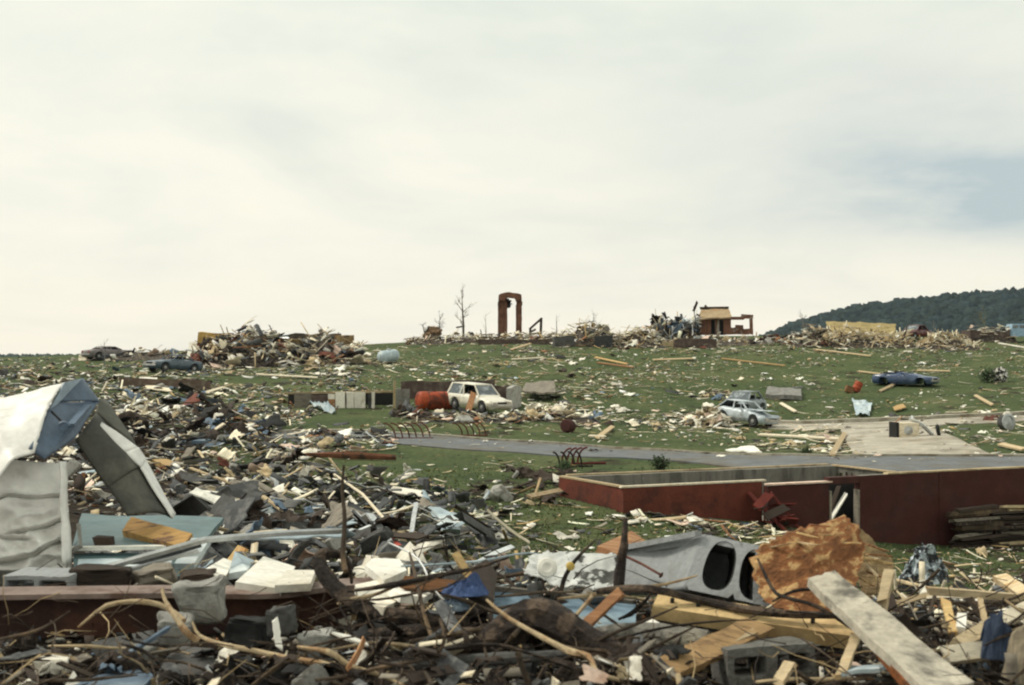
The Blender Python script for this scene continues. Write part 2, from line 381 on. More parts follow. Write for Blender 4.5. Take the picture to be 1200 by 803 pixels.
def ground_mat(mt):
    n, k = mt.node_tree.nodes, mt.node_tree.links; bs = n['Principled BSDF']; bs.inputs['Roughness'].default_value = .95; bs.inputs['Specular IOR Level'].default_value = .1
    tc = n.new('ShaderNodeTexCoord'); at = n.new('ShaderNodeAttribute'); at.attribute_name = 'col'; sp = n.new('ShaderNodeSeparateColor'); k.new(at.outputs['Color'], sp.inputs[0])
    def noi(s, d=6, r=.6):
        q = n.new('ShaderNodeTexNoise'); q.inputs['Scale'].default_value = s; q.inputs['Detail'].default_value = d; q.inputs['Roughness'].default_value = r; k.new(tc.outputs['Object'], q.inputs['Vector']); return q.outputs[0]
    def ramp(v, *st):
        q = n.new('ShaderNodeValToRGB'); k.new(v, q.inputs[0]); el = q.color_ramp.elements
        el[0].position, el[0].color = st[0][0], (*st[0][1], 1); el[1].position, el[1].color = st[-1][0], (*st[-1][1], 1)
        for p, c in st[1:-1]: e = el.new(p); e.color = (*c, 1)
        return q.outputs[0]
    def mx(f, a, b, t='MIX'):
        q = n.new('ShaderNodeMixRGB'); q.blend_type = t
        for i, v in enumerate((f, a, b)):
            if isinstance(v, (int, float)): q.inputs[i].default_value = v
            else: k.new(v, q.inputs[i])
        return q.outputs[0]
    g1 = ramp(noi(.22, 8, .65), (.3, (.052, .078, .035)), (.5, (.080, .108, .046)), (.7, (.135, .150, .068)))
    g2 = ramp(noi(5, 6, .7), (.3, (.45, .47, .4)), (.55, (1, 1, 1)), (.72, (1.7, 1.55, 1.5)))
    grass = mx(1., g1, g2, 'MULTIPLY')
    straw = ramp(noi(1.1, 8, .7), (.52, (0, 0, 0)), (.68, (1, 1, 1)))
    q = n.new('ShaderNodeRGB'); q.outputs[0].default_value = (.15, .125, .06, 1)
    grass = mx(mx(1., straw, ramp(noi(9, 3), (.4, (0, 0, 0)), (.6, (.55, .55, .55))), 'MULTIPLY'), grass, q.outputs[0])
    d1 = ramp(noi(3, 8, .7), (.3, (.012, .009, .007)), (.5, (.032, .024, .017)), (.7, (.075, .058, .042)))
    ad = n.new('ShaderNodeMath'); ad.operation = 'MULTIPLY_ADD'; k.new(noi(1.6, 7, .65), ad.inputs[0]); ad.inputs[1].default_value = 1.4; ad.inputs[2].default_value = -.66
    ad2 = n.new('ShaderNodeMath'); ad2.operation = 'ADD'; k.new(ad.outputs[0], ad2.inputs[0]); k.new(sp.outputs[0], ad2.inputs[1])
    base = mx(ramp(ad2.outputs[0], (.42, (0, 0, 0)), (.62, (1, 1, 1))), grass, d1)
    q2 = n.new('ShaderNodeRGB'); q2.outputs[0].default_value = (.05, .07, .055, 1)
    base = mx(sp.outputs[1], base, q2.outputs[0])
    k.new(base, bs.inputs['Base Color'])
    bp = n.new('ShaderNodeBump'); bp.inputs['Strength'].default_value = .9; bp.inputs['Distance'].default_value = .08; k.new(noi(9, 8, .75), bp.inputs['Height']); k.new(bp.outputs[0], bs.inputs['Normal'])
ground_mat(gm)
npmesh('ground', V, Fg, gm, np.stack([dirt.ravel(), sst(300, 900, YG).ravel(), dirt.ravel()*0], 1), smooth=True, kind='structure')

def drape(name, near, far, nu, nv, lift, mt, kind='structure', edge=.12):
    """strip of road or slab laid over the ground between two lists of points, with real edges"""
    def along(pts, t):
        pts = [Vector(p) for p in pts]; d = [0]
        for i in range(1, len(pts)): d.append(d[-1]+(pts[i]-pts[i-1]).length)
        return Vector([float(np.interp(t*d[-1], d, [p[c] for p in pts])) for c in range(3)])
    top = []; mb = MB()
    for j in range(nv+1):
        for i in range(nu+1):
            p = along(near, i/nu).lerp(along(far, i/nu), j/nv); top.append((p.x, p.y, float(tz(p.x, p.y))+lift))
    W = nu+1; o = len(top); vs = top+[(x, y, z-edge-lift) for x, y, z in top]; fs = []
    for j in range(nv):
        for i in range(nu): a = j*W+i; fs.append((a, a+1, a+W+1, a+W))
    for i in range(nu): fs.append((i, o+i, o+i+1, i+1)); a = nv*W+i; fs.append((a, a+1, o+a+1, o+a))
    for j in range(nv): a = j*W; fs.append((a, a+W, o+a+W, o+a)); a += nu; fs.append((a, o+a, o+a+W, a+W))
    mb.add(vs, fs); ob = mb.build(name, mt, smooth=False); tag(ob, kind=kind); return ob
asph = mat('worn_asphalt', (.135, .145, .152), c2=(.13, .115, .09), c2lo=.48, c2hi=.66, c2scale=.45, scale=1.5, rnd=0, bump=.3, bscale=40)
slab = mat('pale_concrete', (.40, .365, .30), c2=(.25, .22, .17), c2scale=.5, scale=1.5, rnd=0, bump=.3, bscale=30)
kerbm = mat('kerb_concrete', (.38, .35, .28), c2=(.2, .17, .12), c2scale=2, rnd=0)
WALLTOP = -3.58
def bpt(a, b=0., z=WALLTOP): p = BN+E1*a+E2*b; return Vector((p[0], p[1], z))
near = [hit(x, y) for x, y in ((290, 515), (360, 515), (430, 517), (460, 521), (520, 526), (600, 531), (700, 537))]+[hit(800, 542)+Vector((0, 0, 0)), bpt(7.5, 1.12), bpt(11, .17), bpt(15, .17), bpt(22, .17)]
fars = [hit(x, y) for x, y in ((290, 508), (360, 507), (430, 507.5), (520, 513), (600, 519), (700, 525.5), (800, 531.5), (900, 535.5), (1000, 537), (1100, 537), (1200, 537), (1330, 536))]
drape('road', near, fars, 110, 8, .05, asph)
drape('kerb', [p+Vector((0, .02, 0)) for p in fars], [p+Vector((0, .28, 0)) for p in fars], 90, 1, .13, kerbm)
dl = [hit(1003, 536.2), hit(990, 515), hit(985, 505)]; dr = [hit(1168, 536.2), hit(1120, 514), hit(1088, 501)]
drape('driveway', dl, dr, 14, 14, .07, slab)
drape('upper_path', [hit(x, y) for x, y in ((900, 503), (985, 504), (1088, 500), (1200, 494), (1300, 490))], [hit(x, y) for x, y in ((900, 496), (985, 497), (1088, 493), (1200, 488), (1300, 484))], 60, 3, .045, slab)
drape('upper_kerb', [hit(x, y) for x, y in ((890, 495), (985, 496), (1088, 492.5), (1200, 487), (1300, 483))], [hit(x, y)+Vector((0, .5, 0)) for x, y in ((890, 495), (985, 496), (1088, 492.5), (1200, 487), (1300, 483))], 60, 1, .2, kerbm)

# ---------------------------------------------------------------- forested hill and the distant woods
prof_px = [860, 890, 912, 957, 1000, 1050, 1100, 1150, 1200, 1300, 1500, 1900]; prof_py = [392, 387, 381, 371.5, 360, 353.5, 348, 344, 340, 333, 320, 300]
def hillz(x, Y):
    px = 600+F*x/1500.; ridge = (HZ-np.interp(px, prof_px, prof_py))/F*1500-8
    t = np.clip((Y-850)/650., 0, 1); s = t*t*(3-2*t); back = np.clip((Y-1500)/900., 0, 1)
    env = sst(820, 960, px)
    return -9+(ridge+9)*s*(1-back*.9)*env
hx, hy = np.meshgrid(np.linspace(150, 1700, 70), np.linspace(820, 2400, 70))
Vh = np.stack([hx.ravel(), hy.ravel(), hillz(hx, hy).ravel()], 1)
I = (np.arange(69)[:, None]*70+np.arange(69)[None, :]).ravel()
npmesh('hill', Vh, np.stack([I, I+1, I+71, I+70], 1), mat('forest_floor', (.03, .045, .03), rnd=0), kind='structure', smooth=True)
forest = mat('forest_crowns', (1, 1, 1), attr=True, var=.35, scale=.15, bump=0, rough=1, spec=0.05)
def crowns(name, pts, rad, cols):
    v0 = np.array([tuple(p) for p in ICO[1][0]]); f0 = np.array(ICO[1][1]); n = len(pts)
    d = 1+rng.normal(0, .2, (n, len(v0), 1)); V = pts[:, None, :]+v0[None]*d*rad[:, None, None]*np.array([1, 1, 1.15])
    Fq = (f0[None]+np.arange(n)[:, None, None]*len(v0)).reshape(-1, 3)
    return npmesh(name, V.reshape(-1, 3), Fq, forest, np.repeat(cols, len(v0), 0), smooth=False, kind='stuff')
n = 15000; yy = rng.uniform(880, 1620, n); pp = rng.uniform(850, 1500, n)**1; xx = (pp-600)/F*yy
zz_ = hillz(xx, yy); ok = zz_ > -8.5; xx, yy, zz_ = xx[ok], yy[ok], zz_[ok]; n = len(xx)
base = np.array([.019, .033, .036])[None]*rng.uniform(.6, 1.45, (n, 1))*np.array([1, 1, 1])+rng.uniform(0, .012, (n, 1))*np.array([[1, 1, .2]])  # some of the blue of the hazy air is mixed into the crowns
ob = crowns('forest', np.stack([xx, yy, zz_+3], 1), rng.uniform(2.6, 5.6, n)*rng.choice([1, 1, 1, 1.35], n), base)
tag(ob, 'dark green wooded hillside rising behind the right skyline', 'forest')
n = 1500; xx = rng.uniform(-2600, 700, n); yy = rng.uniform(3000, 3400, n)
ob = crowns('distant_woods', np.stack([xx, yy, np.full(n, -7.)], 1), rng.uniform(5, 9, n), np.array([.045, .065, .055])[None]*rng.uniform(.7, 1.3, (n, 1)))
tag(ob, 'thin dark line of woods on the flat left horizon', 'woods')

# ---------------------------------------------------------------- the red basement in front of the road
maroon = mat('maroon_block_paint', (.064, .018, .014), c2=(.06, .022, .018), c2scale=.9, scale=2.5, var=.25, rnd=.0, bump=.3)
brickred = mat('orange_red_block_paint', (.13, .034, .02), c2=(.07, .023, .016), c2scale=1.2, scale=2.5, var=.25, rnd=.0, bump=.3)
greyin = mat('stained_grey_block', (.20, .19, .16), c2=(.10, .095, .08), c2scale=1.5, scale=3, grain=(2.5, 2.5, .5), rnd=0, bump=.4)
NRM = Vector((-.376, .927, 0))
def wallseg(name, parent, p0, p1, z0, z1, mats, out_dir, th=.25):
    p0, p1 = Vector(p0), Vector(p1); d = Vector(out_dir).normalized()*-th; mb = MB(); n = max(2, int((p1-p0).length/.6)); vs = []; fs = []; mi = []
    for i in range(n+1):
        p = p0.lerp(p1, i/n); j = random.uniform(-.012, .012)
        vs += [(p.x, p.y, z0), (p.x, p.y, z1+j), (p.x+d.x, p.y+d.y, z1+j), (p.x+d.x, p.y+d.y, z0)]
        if i:
            o = 4*i
            for q in range(4): fs.append((o-4+q, o-4+(q+1) % 4, o+(q+1) % 4, o+q)); mi.append((0, 1, 1, 1)[q])
    fs += [(3, 2, 1, 0), (4*n, 4*n+1, 4*n+2, 4*n+3)]; mi += [0, 0]
    mb.v = vs; mb.f = fs; mb.mi = mi
    return mb.build(name, mats, parent)
bs_ = empty('house_basement', tuple(bpt(0, 0, -6)), 'roofless red painted house basement open to the sky beside the road', 'basement')
out_f = -NRM
w0 = wallseg('wall', bs_, bpt(.0), bpt(4.4), -6.6, WALLTOP, [brickred, greyin], out_f)
w1 = wallseg('wall', bs_, bpt(4.62)+NRM*.02, bpt(6.70)+NRM*.02, -6.6, WALLTOP-.14, [maroon, greyin], out_f)
w2 = wallseg('wall', bs_, bpt(7.79)+NRM*.02, bpt(10.72)+NRM*.02, -6.6, WALLTOP+.03, [maroon, greyin], out_f)
w3 = wallseg('wall', bs_, bpt(10.72), bpt(21), -6.6, WALLTOP+.04, [maroon, greyin], out_f)
for o_, l_ in ((w0, 'orange-red length of wall'), (w1, 'maroon wall left of the doorway'), (w2, 'maroon wall right of the doorway'), (w3, 'long maroon wall under the road edge')): o_['label'] = l_
E2n = Vector((E2[0], E2[1], 0)).normalized(); E1v = Vector((E1[0], E1[1], 0))
wallseg('wall', bs_, bpt(0, 0)+NRM*.25+E1v*.0, bpt(0, 1), -6.6, WALLTOP-.004, [brickred, greyin], -E1v)
wallseg('wall', bs_, bpt(.25, 1), bpt(BLEN, 1), -6.6, WALLTOP+.012, [greyin, greyin], -NRM, th=-.22)
wallseg('wall', bs_, bpt(BLEN, .12), bpt(BLEN, 1), -6.6, WALLTOP+.0, [greyin, greyin], -E1v, th=.2)
lt = MB(); lt.box(bpt(7.24, 0, WALLTOP-.08)+NRM*.14, (1.09, .24, .2), Matrix.Rotation(math.atan2(.376, .927), 3, 'Z')); lt.build('lintel', maroon, bs_)
RZ = Matrix.Rotation(math.atan2(.376, .927), 3, 'Z')
for a_ in (6.75, 7.74): fr = MB(); fr.box(bpt(a_, 0, -5.1)+NRM*.1, (.07, .2, 2.3), RZ); fr.build('door_jamb', 'weath', bs_)
fr = MB(); fr.box(bpt(7.2, 0, -4.9)+NRM*1.15, (2.6, .12, 2.3), RZ, jit=.05); fr.build('doorway_shade_panel', 'black', bs_)  # added black panel that stands in for the shade inside the doorway
def sill(a0, a1, b0, b1, off, z, wd, mt, nm='sill_plate'):
    p, q = bpt(a0, b0, z)+off, bpt(a1, b1, z)+off; mb = MB(); mb.bar(p, q, wd, .045, jit=.01, seg=6); return mb.build(nm, mt, bs_)
sill(-.05, 4.55, 0, 0, NRM*.08, WALLTOP+.026, .16, 'cream'); sill(0, 0, .03, 1.0, E1v*.09, WALLTOP+.02, .18, 'pine')
sill(4.6, 6.8, 0, 0, NRM*.10, WALLTOP-.1, .24, 'pink'); sill(.3, 9.6, 1, 1, NRM*.1, WALLTOP+.036, .18, 'tan'); sill(9.6, 9.6, .2, 1, E1v*.1, WALLTOP+.02, .12, 'pine')
sill(8.8, 21, 0, 0, NRM*.1, WALLTOP+.06, .2, 'tan')
# timber seen through the doorway
for k_, (a0, a1, z0, z1, mt, lb) in enumerate(((6.8, 7.75, -5.1, -4.1, 'white', 'white board slanting across the dark basement doorway'), (7.0, 7.6, -4.9, -3.95, 'darkw', 'dark stud leaning behind the white board in the basement doorway'), (6.85, 7.3, -5.0, -4.55, 'lblue', 'short pale blue board low in the basement doorway'))):
    mb = MB(); mb.bar(bpt(a0, .1+.05*k_, z0), bpt(a1, .15+.05*k_, z1), .16, .04, jit=.03); tag(mb.build('loose_board', mt), lb, 'board')
# red stair wreck against the wall
stairred = mat('dark_red_boards', (.15, .03, .022), rnd=0)
st = empty('broken_stair', tuple(bpt(4.3, 0, -5)-NRM*.5), 'broken red wooden steps collapsed against the red basement wall', 'stairs')
for i in range(2):
    mb = MB(); mb.bar(bpt(3.9+i*.6, 0, -3.85)-NRM*(.08+.2*i), bpt(4.6+i*.6, 0, -4.9)-NRM*(.9-.2*i), .24, .05, jit=.02); mb.build('stringer', stairred, st)
for i in range(9):
    mb = MB(); a0_ = random.uniform(3.7, 4.6); z_ = random.uniform(-4.75, -4.0); mb.bar(bpt(a0_, 0, z_)-NRM*random.uniform(.1, .9), bpt(a0_+random.uniform(.4, 1.), 0, z_+random.uniform(-.5, .4))-NRM*random.uniform(.1, .9), .24, .04, jit=.03, roll=random.uniform(-1, 1)); mb.build('tread', stairred if i % 3 else 'darkw', st)
# stacked firewood/stone against the wall, right
wp = empty('log_stack', tuple(bpt(12.5, 0, -6)-NRM*.6), 'stack of split firewood against the right end of the maroon wall', 'firewood stack')
for r_ in range(13):
    for c_ in range(3):
        a = 10.7+random.uniform(-.05, .35)+c_*random.uniform(1.3, 2.4); L_ = random.uniform(1.0, 2.4)
        mb = MB(); mb.bar(bpt(a, 0, -5.85+r_*.1)-NRM*random.uniform(.3, .6), bpt(a+L_, 0, -5.85+r_*.1+random.uniform(-.06, .06))-NRM*random.uniform(.28, .6), random.uniform(.14, .3), random.uniform(.07, .12), jit=.035, seg=6, roll=random.uniform(-.5, .5))
        mb.build('log', random.choice(['weath', 'bark', 'bark', 'darkw', 'barkd', 'darkw', 'tan']), wp)

# ---------------------------------------------------------------- cars
glass = mat('dusty_glass', (.10, .12, .13), rough=.15, spec=.6, rnd=0, bump=0, c2=(.3, .33, .35), c2scale=2)
darkin = mat('dark_interior', (.02, .019, .018), rnd=0, bump=0)
rubber = mat('tyre_rubber', (.03, .03, .03), rnd=0, bump=.1)
rimm = mat('wheel_rim', (.35, .35, .34), rnd=0, bump=0, metal=.4, rough=.5)
chrome = mat('dull_chrome', (.45, .45, .44), metal=.8, rough=.35, rnd=0, bump=0)
lamp = mat('lamp_glass', (.4, .36, .3), rough=.2, rnd=0); tailm = mat('red_lamp_glass', (.25, .02, .015), rough=.3, rnd=0)
def car(label, loc, yaw, paint, L=4.4, Wd=1.7, H=1.4, hood=.32, trunk=.2, wagon=False, crush=0., pitch=0., roll=0., no_wheels=(), broken=('side',), front_damage=0., extra=None, belt=.9, hoodopen=0., shield='glass'):
    R3 = Matrix.Rotation(yaw, 3, 'Z') @ Matrix.Rotation(pitch, 3, 'Y') @ Matrix.Rotation(roll, 3, 'X')
    root = empty('wrecked_car', loc, label, 'car', rot=R3.to_euler()); root['org'] = [0, 0, 0]
    hw = Wd/2; xf = L/2; xb = -L/2; xh = xf-hood*L; xt = xb+(0.02 if wagon else trunk)*L
    wx = [xf-.82, xb+.85]; wr = .32
    def topz(x):
        if x > xh: t = (x-xh)/(xf-xh); return belt-.05-.13*t*t-.05*t-front_damage*t
        if x < xt: t = (xt-x)/max(xt-xb, .01); return belt-.02-.1*t*t
        return belt
    xs = sorted(set(np.round(np.concatenate([np.linspace(xb, xf, 30)]+[c+np.linspace(-.36, .36, 11) for c in wx]), 3)))
    vs = []; fs = []
    for x in xs:
        zl = .2
        for c in wx:
            if abs(x-c) < .37: zl = max(zl, wr+math.sqrt(max(.37**2-(x-c)**2, 0)))
        e_ = max((abs(x)-(L/2-.35))/.35, 0); ww = hw*(1-.13*e_*e_); zt = topz(x)
        if e_ > .9: zl = max(zl, .32)
        d_ = lambda q: noise.noise(Vector((x*2.2, q*3, L+yaw)))*(.05+.06*(crush > 0))
        vs += [(x, -ww*.93, zl), (x, -ww+d_(1), max(.5, zl+.01)), (x, -ww*.985+d_(2), max(.7, zl+.02)), (x, -ww*.93, zt-.03), (x, -ww*.8, zt+.012+d_(3)), (x, 0, zt+.035+d_(4)), (x, ww*.8, zt+.012+d_(5)), (x, ww*.93, zt-.03), (x, ww*.985+d_(6), max(.7, zl+.02)), (x, ww+d_(7), max(.5, zl+.01)), (x, ww*.93, zl)]
    nn = 11
    for i in range(len(xs)-1):
        for j in range(nn): a = i*nn+j; b = i*nn+(j+1) % nn; fs.append((a, b, b+nn, a+nn))
    fs += [tuple(range(nn))[::-1], tuple((len(xs)-1)*nn+j for j in range(nn))]
    mb = MB(); mb.add([Vector(v) for v in vs], fs); body = mb.build('body', paint, root, smooth=False, local=True)
    body.data.polygons.foreach_set('use_smooth', [True]*len(body.data.polygons))
    # cabin
    zr = H-crush; rt = hw*.70; f0 = xh+.02; f1 = xh-.62; r1 = xb+.35 if wagon else xt+.55; r0 = xt+.02
    B = [(f0, hw*.9), (r0, hw*.9)]; T = [(f1, rt), (r1, rt)]
    zb = belt-.01
    rf = MB(); pts = []
    nx, ny = 8, 6; vv = []
    for j in range(ny+1):
        for i in range(nx+1):
            u, v = i/nx, j/ny*2-1; x = f1+.06+(r1-.06-f1-.06)*u; y = v*(rt+.03)
            z = zr+.045*(1-v*v)*(1-(2*u-1)**4)-crush*.5*abs(noise.noise(Vector((x*1.3, y*1.8, 4+yaw))))
            vv.append((x, y, z))
    W_ = nx+1; o = len(vv); vv += [(x, y, z-.05) for x, y, z in vv]; ff = []
    for j in range(ny):
        for i in range(nx): a = j*W_+i; ff += [(a, a+W_, a+W_+1, a+1), (o+a, o+a+1, o+a+W_+1, o+a+W_)]
    for i in range(nx): ff += [(i, i+1, o+i+1, o+i), (ny*W_+i, o+ny*W_+i, o+ny*W_+i+1, ny*W_+i+1)]
    for j in range(ny): a = j*W_; ff += [(a, o+a, o+a+W_, a+W_), (a+nx, a+nx+W_, o+a+nx+W_, o+a+nx)]
    rf.add([Vector(v) for v in vv], ff); rf.build('roof', paint, root, smooth=True, local=True)
    sidepx = [(f0, f1), ((f0+r0)/2+.05, (f1+r1)/2+.05), (r0, r1)]
    if wagon: sidepx.insert(2, (r0+1.15, r1+1.05))
    for s_ in (-1, 1):
        for i, (xb_, xt_) in enumerate(sidepx):
            cab = MB(); cab.bar((xb_, s_*hw*.9, zb-.03), (xt_, s_*rt, zr-.01), .07 if i not in (len(sidepx)-1,) else .13, .06); cab.build('pillar', paint, root, local=True)
    ins = MB(); ins.box(((f0+r0)/2, 0, zb-.08), ((f0-r0)*.98, hw*1.7, .1)); ins.build('interior', darkin, root, local=True)
    for c_, z_ in (((xh-1.05, -.4, zb-.0), (.14, .5, .5)), ((xh-1.05, .4, zb-.0), (.14, .5, .5)), ((xh-1.95, 0, zb-.05), (.14, 1.2, .4))):
        ins = MB(); ins.box(c_, z_, Matrix.Rotation(-.2, 3, 'Y')); ins.build('seat', darkin, root, local=True)
    def pane(name, q, mt): mb = MB(); mb.prism([Vector(p) for p in q], .012); mb.build(name, mt, root, local=True)
    if shield: pane('windshield', [(f0-.03, -hw*.86, zb), (f0-.03, hw*.86, zb), (f1+.02, rt*.95, zr-.02), (f1+.02, -rt*.95, zr-.02)], glass)
    if 'rear' not in broken: pane('rear_window', [(r0+.04, hw*.86, zb), (r0+.04, -hw*.86, zb), (r1-.02, -rt*.95, zr-.02), (r1-.02, rt*.95, zr-.02)], glass)
    for s_ in (-1, 1):
        for i in range(len(sidepx)-1):
            if ('side' in broken and s_*1 == -1 and i == 0) or 'allside' in broken: continue
            (a0, a1), (c0, c1) = sidepx[i], sidepx[i+1]
            q = [(a0-.07, s_*hw*.885, zb), (c0+.07, s_*hw*.885, zb), (c1+.05, s_*rt*.985, zr-.03), (a1-.05, s_*rt*.985, zr-.03)]
            pane('window', q if s_ < 0 else q[::-1], glass)
    k_ = 0
    for c in wx:
        for s_ in (-1, 1):
            if k_ in no_wheels: k_ += 1; continue
            k_ += 1
            mb = MB(); mb.lathe((c, s_*(hw-.2), wr-.02), (0, s_, 0), [(0, wr*.7), (.02, wr*.97), (.06, wr), (.14, wr), (.18, wr*.95), (.185, wr*.66)], 20)
            wh = mb.build('wheel', rubber, root, smooth=False, local=True)
            mb = MB(); mb.lathe((c, s_*(hw-.012), wr-.02), (0, s_, 0), [(-.03, wr*.63), (0, wr*.6), (-.015, wr*.5), (.012, wr*.2), (.014, .02)], 16); mb.build('rim', rimm, wh, local=True)
    for x, nm in ((xf+.03, 'bumper'), (xb-.03, 'bumper')):
        mb = MB(); mb.bar((x, -hw*.9, .46), (x, hw*.9, .46-front_damage*.3), .07, .13, seg=6, jit=.012); mb.build(nm, chrome, root, local=True)
    for s_ in (-1, 1):
        mb = MB(); mb.box((xf+.005, s_*hw*.62, .6-front_damage*.5), (.03, .26, .12)); mb.build('headlight', lamp, root, local=True)
        mb = MB(); mb.box((xb-.005, s_*hw*.66, .66), (.03, .25, .13)); mb.build('taillight', tailm, root, local=True)
    mb = MB(); mb.box((xf+.004, 0, .6-front_damage*.5), (.025, hw*.78, .13)); mb.build('grille', darkin, root, local=True)
    for s_ in (-1, 1):
        xm = (f0+r0)/2+.15
        for dx_ in (0, -.95): mb = MB(); mb.box((xm+dx_, s_*hw, .72), (.13, .02, .025)); mb.build('door_handle', chrome, root, local=True)
        mb = MB(); mb.box((f0-.45, s_*(hw+.02), .93), (.12, .12, .1)); mb.build('mirror', paint, root, local=True)
    if hoodopen:
        mb = MB(); mb.patch((xh, -hw*.8, belt+.02), (xf-.1, -hw*.7, belt+hoodopen), (xf-.1, hw*.7, belt+hoodopen*1.2), (xh, hw*.8, belt+.02), 8, 8, .06, 2., .02); mb.build('hood', paint, root, local=True)
    return root
cwhite = mat('cream_car_paint', (.74, .71, .60), rough=.35, spec=.5, rnd=0, bump=.03, var=.1, c2=(.36, .30, .21), c2lo=.53, c2hi=.72, c2scale=1.6)
cblue = mat('blue_car_paint', (.045, .075, .15), rough=.25, spec=.6, rnd=0, bump=.03, var=.15, c2=(.12, .16, .22), c2lo=.55, c2hi=.75)
cdark = mat('dark_blue_grey_paint', (.07, .10, .13), rough=.3, spec=.6, rnd=0, bump=.03, var=.15)
cgrey = mat('grey_car_paint', (.22, .25, .27), rough=.35, spec=.5, rnd=0, bump=.03)
cpale = mat('pale_blue_white_paint', (.50, .56, .60), rough=.35, spec=.5, rnd=0, bump=.03, var=.12, c2=(.22, .22, .2), c2lo=.58, c2hi=.7, c2scale=1.5)
cred = mat('dull_red_paint', (.10, .022, .02), rough=.35, spec=.5, rnd=0)
def at(px, py, Y, dz=0.): p = P(px, py, Y); return (p.x, p.y, float(tz(p.x, p.y))+dz)
W1 = car('cream station wagon sitting on debris with a brown plank leaning on its door', at(561, 491, 69, .12), R(-50), cwhite, L=4.2, H=1.5, hood=.28, wagon=True, broken=('side',), front_damage=.08, pitch=R(3), no_wheels=(1,))
mb = MB(); p = at(549, 490, 66.2); mb.bar((p[0]-.12, p[1]-.2, p[2]-.05), (p[0]+.28, p[1]+.45, p[2]+1.35), .36, .04, jit=.03, roll=.2); tag(mb.build('leaning_plank', 'orange'), 'brown plank leaning against the door of the cream station wagon', 'plank')
car('small pale battered car with crushed front below the right slope', at(873, 503, 69.5, .08), R(-50), cpale, L=3.9, Wd=1.6, H=1.42, hood=.33, trunk=.1, broken=('side', 'allside'), front_damage=.22, hoodopen=.05, no_wheels=(3,), pitch=R(4), shield=None, crush=.06, roll=R(-3))
car('grey car with rounded roof right behind the small pale car', at(871, 488, 74.5, .1), R(-125), cgrey, L=3.9, Wd=1.6, H=1.5, hood=.3, trunk=.12, broken=('allside', 'rear'), crush=.08)
car('blue sedan with flattened roof alone on the right grass slope', at(1061, 451, 87, -.05), R(-40), cblue, L=4.4, Wd=1.75, H=1.3, hood=.36, trunk=.22, crush=.27, broken=('allside',), front_damage=.06, no_wheels=(0, 2), shield=None)
car('dark blue-grey sedan parked below the left rubble heap', at(203, 430, 91, .0), R(-128), cdark, L=4.3, Wd=1.75, H=1.35, hood=.35, trunk=.2, crush=.05, broken=('allside', 'rear'), pitch=R(-3), shield=None)
car('dull red car with grey roof half hidden among pale lumber on the right crest', at(1072, 397, 121, .15), R(220), cred, L=4.2, H=1.5, broken=('allside',), crush=.1)
car('dusty grey-mauve car at the left foot of the skyline rubble', at(128, 419, 108, .05), R(48), mat('mauve_paint', (.2, .18, .18), rnd=0), L=4.6, H=1.3, crush=.15, broken=('allside', 'rear'))
# blue pickup at the right edge
tr = empty('pickup_truck', at(1196, 392, 121, .0), 'pale blue pickup truck at the right edge of the crest', 'truck')
tm = mat('truck_blue', (.25, .38, .50), rough=.4, rnd=0, bump=0); ox, oy, oz = tr.location
for nm, c, s_, mt in (('bed', (1.5, 0, .85), (2.3, 1.8, .55), tm), ('hood', (-1.9, 0, .85), (1.2, 1.8, .5), tm), ('cab', (-.5, 0, .95), (1.6, 1.8, .75), tm)):
    mb = MB(); mb.box(Vector((ox, oy, oz))+Vector(c), s_, taper=.94); mb.build(nm, mt, tr)
mb = MB(); mb.box((ox-.5, oy, oz+1.58), (1.5, 1.7, .5), taper=.82); mb.build('roof', tm, tr)
for k_ in (-.86, -.12): mb = MB(); mb.box((ox+k_, oy-.8, oz+1.56), (.6, .1, .34), taper=.9); mb.build('window', glass, tr)
for x in (-1.7, 1.6):
    for y in (-.85, .85):
        mb = MB(); mb.lathe((ox+x, oy+y-.1, oz+.36), (0, 1, 0), [(0, .25), (.03, .36), (.2, .36), (.22, .25)], 16); mb.build('wheel', rubber, tr)

# ---------------------------------------------------------------- brick gateway of two chimney stacks on the crest
brick = mat('brown_brick', (.19, .085, .05), rnd=0, bump=.4, c2=(.11, .055, .035), c2scale=.9, var=.2, scale=2, bricks=2.2)
YC = 124.
def cr(px, py, Y=YC): return P(px, py, Y)
ch = empty('brick_arch', cr(597, 395), 'tall brown brick arch of two chimney stacks standing alone on the crest', 'brick ruin')
def ragged_tower(name, x0, x1, ybot, ytop, dep, off=0.):
    a, b = cr(x0, ybot), cr(x1, ytop); wx_ = b.x-a.x; mb = MB(); nz_ = int((b.z-a.z)/.38)
    for i in range(nz_):
        j = random.uniform(-.008, .008) if i < nz_-2 else random.uniform(-.08, .06)
        mb.box(((a.x+b.x)/2+j, YC+off, a.z+(i+.5)*(b.z-a.z)/nz_), (wx_+random.uniform(-.01, .015)-(.10 if i > nz_-2 else 0), dep+random.uniform(-.01, .02), (b.z-a.z)/nz_-.001))
    return mb.build(name, brick, ch)
ragged_tower('brick_pier', 583.5, 594.5, 398, 350, 1.1); ragged_tower('brick_pier', 604.5, 611.5, 398, 349, 1.1)
mb = MB()
AR = [(584.2, 352), (584.6, 346.5), (588, 344.8), (593, 343.6), (597, 343.2), (601, 344.2), (607, 344.8), (610.8, 346), (611.4, 352)]
IN = [(592, 354), (591.5, 352), (592.5, 350.5), (595, 349.5), (597, 349.6), (600, 350), (603, 350.3), (604, 352), (604.5, 354)]
for i in range(len(AR)-1):
    q = [cr(*AR[i]), cr(*AR[i+1]), cr(*IN[i+1]), cr(*IN[i])]; q = [v+Vector((0, -.52, 0)) for v in q]; mb.prism(q[::-1], -1.02)
mb.build('brick_lintel', brick, ch)
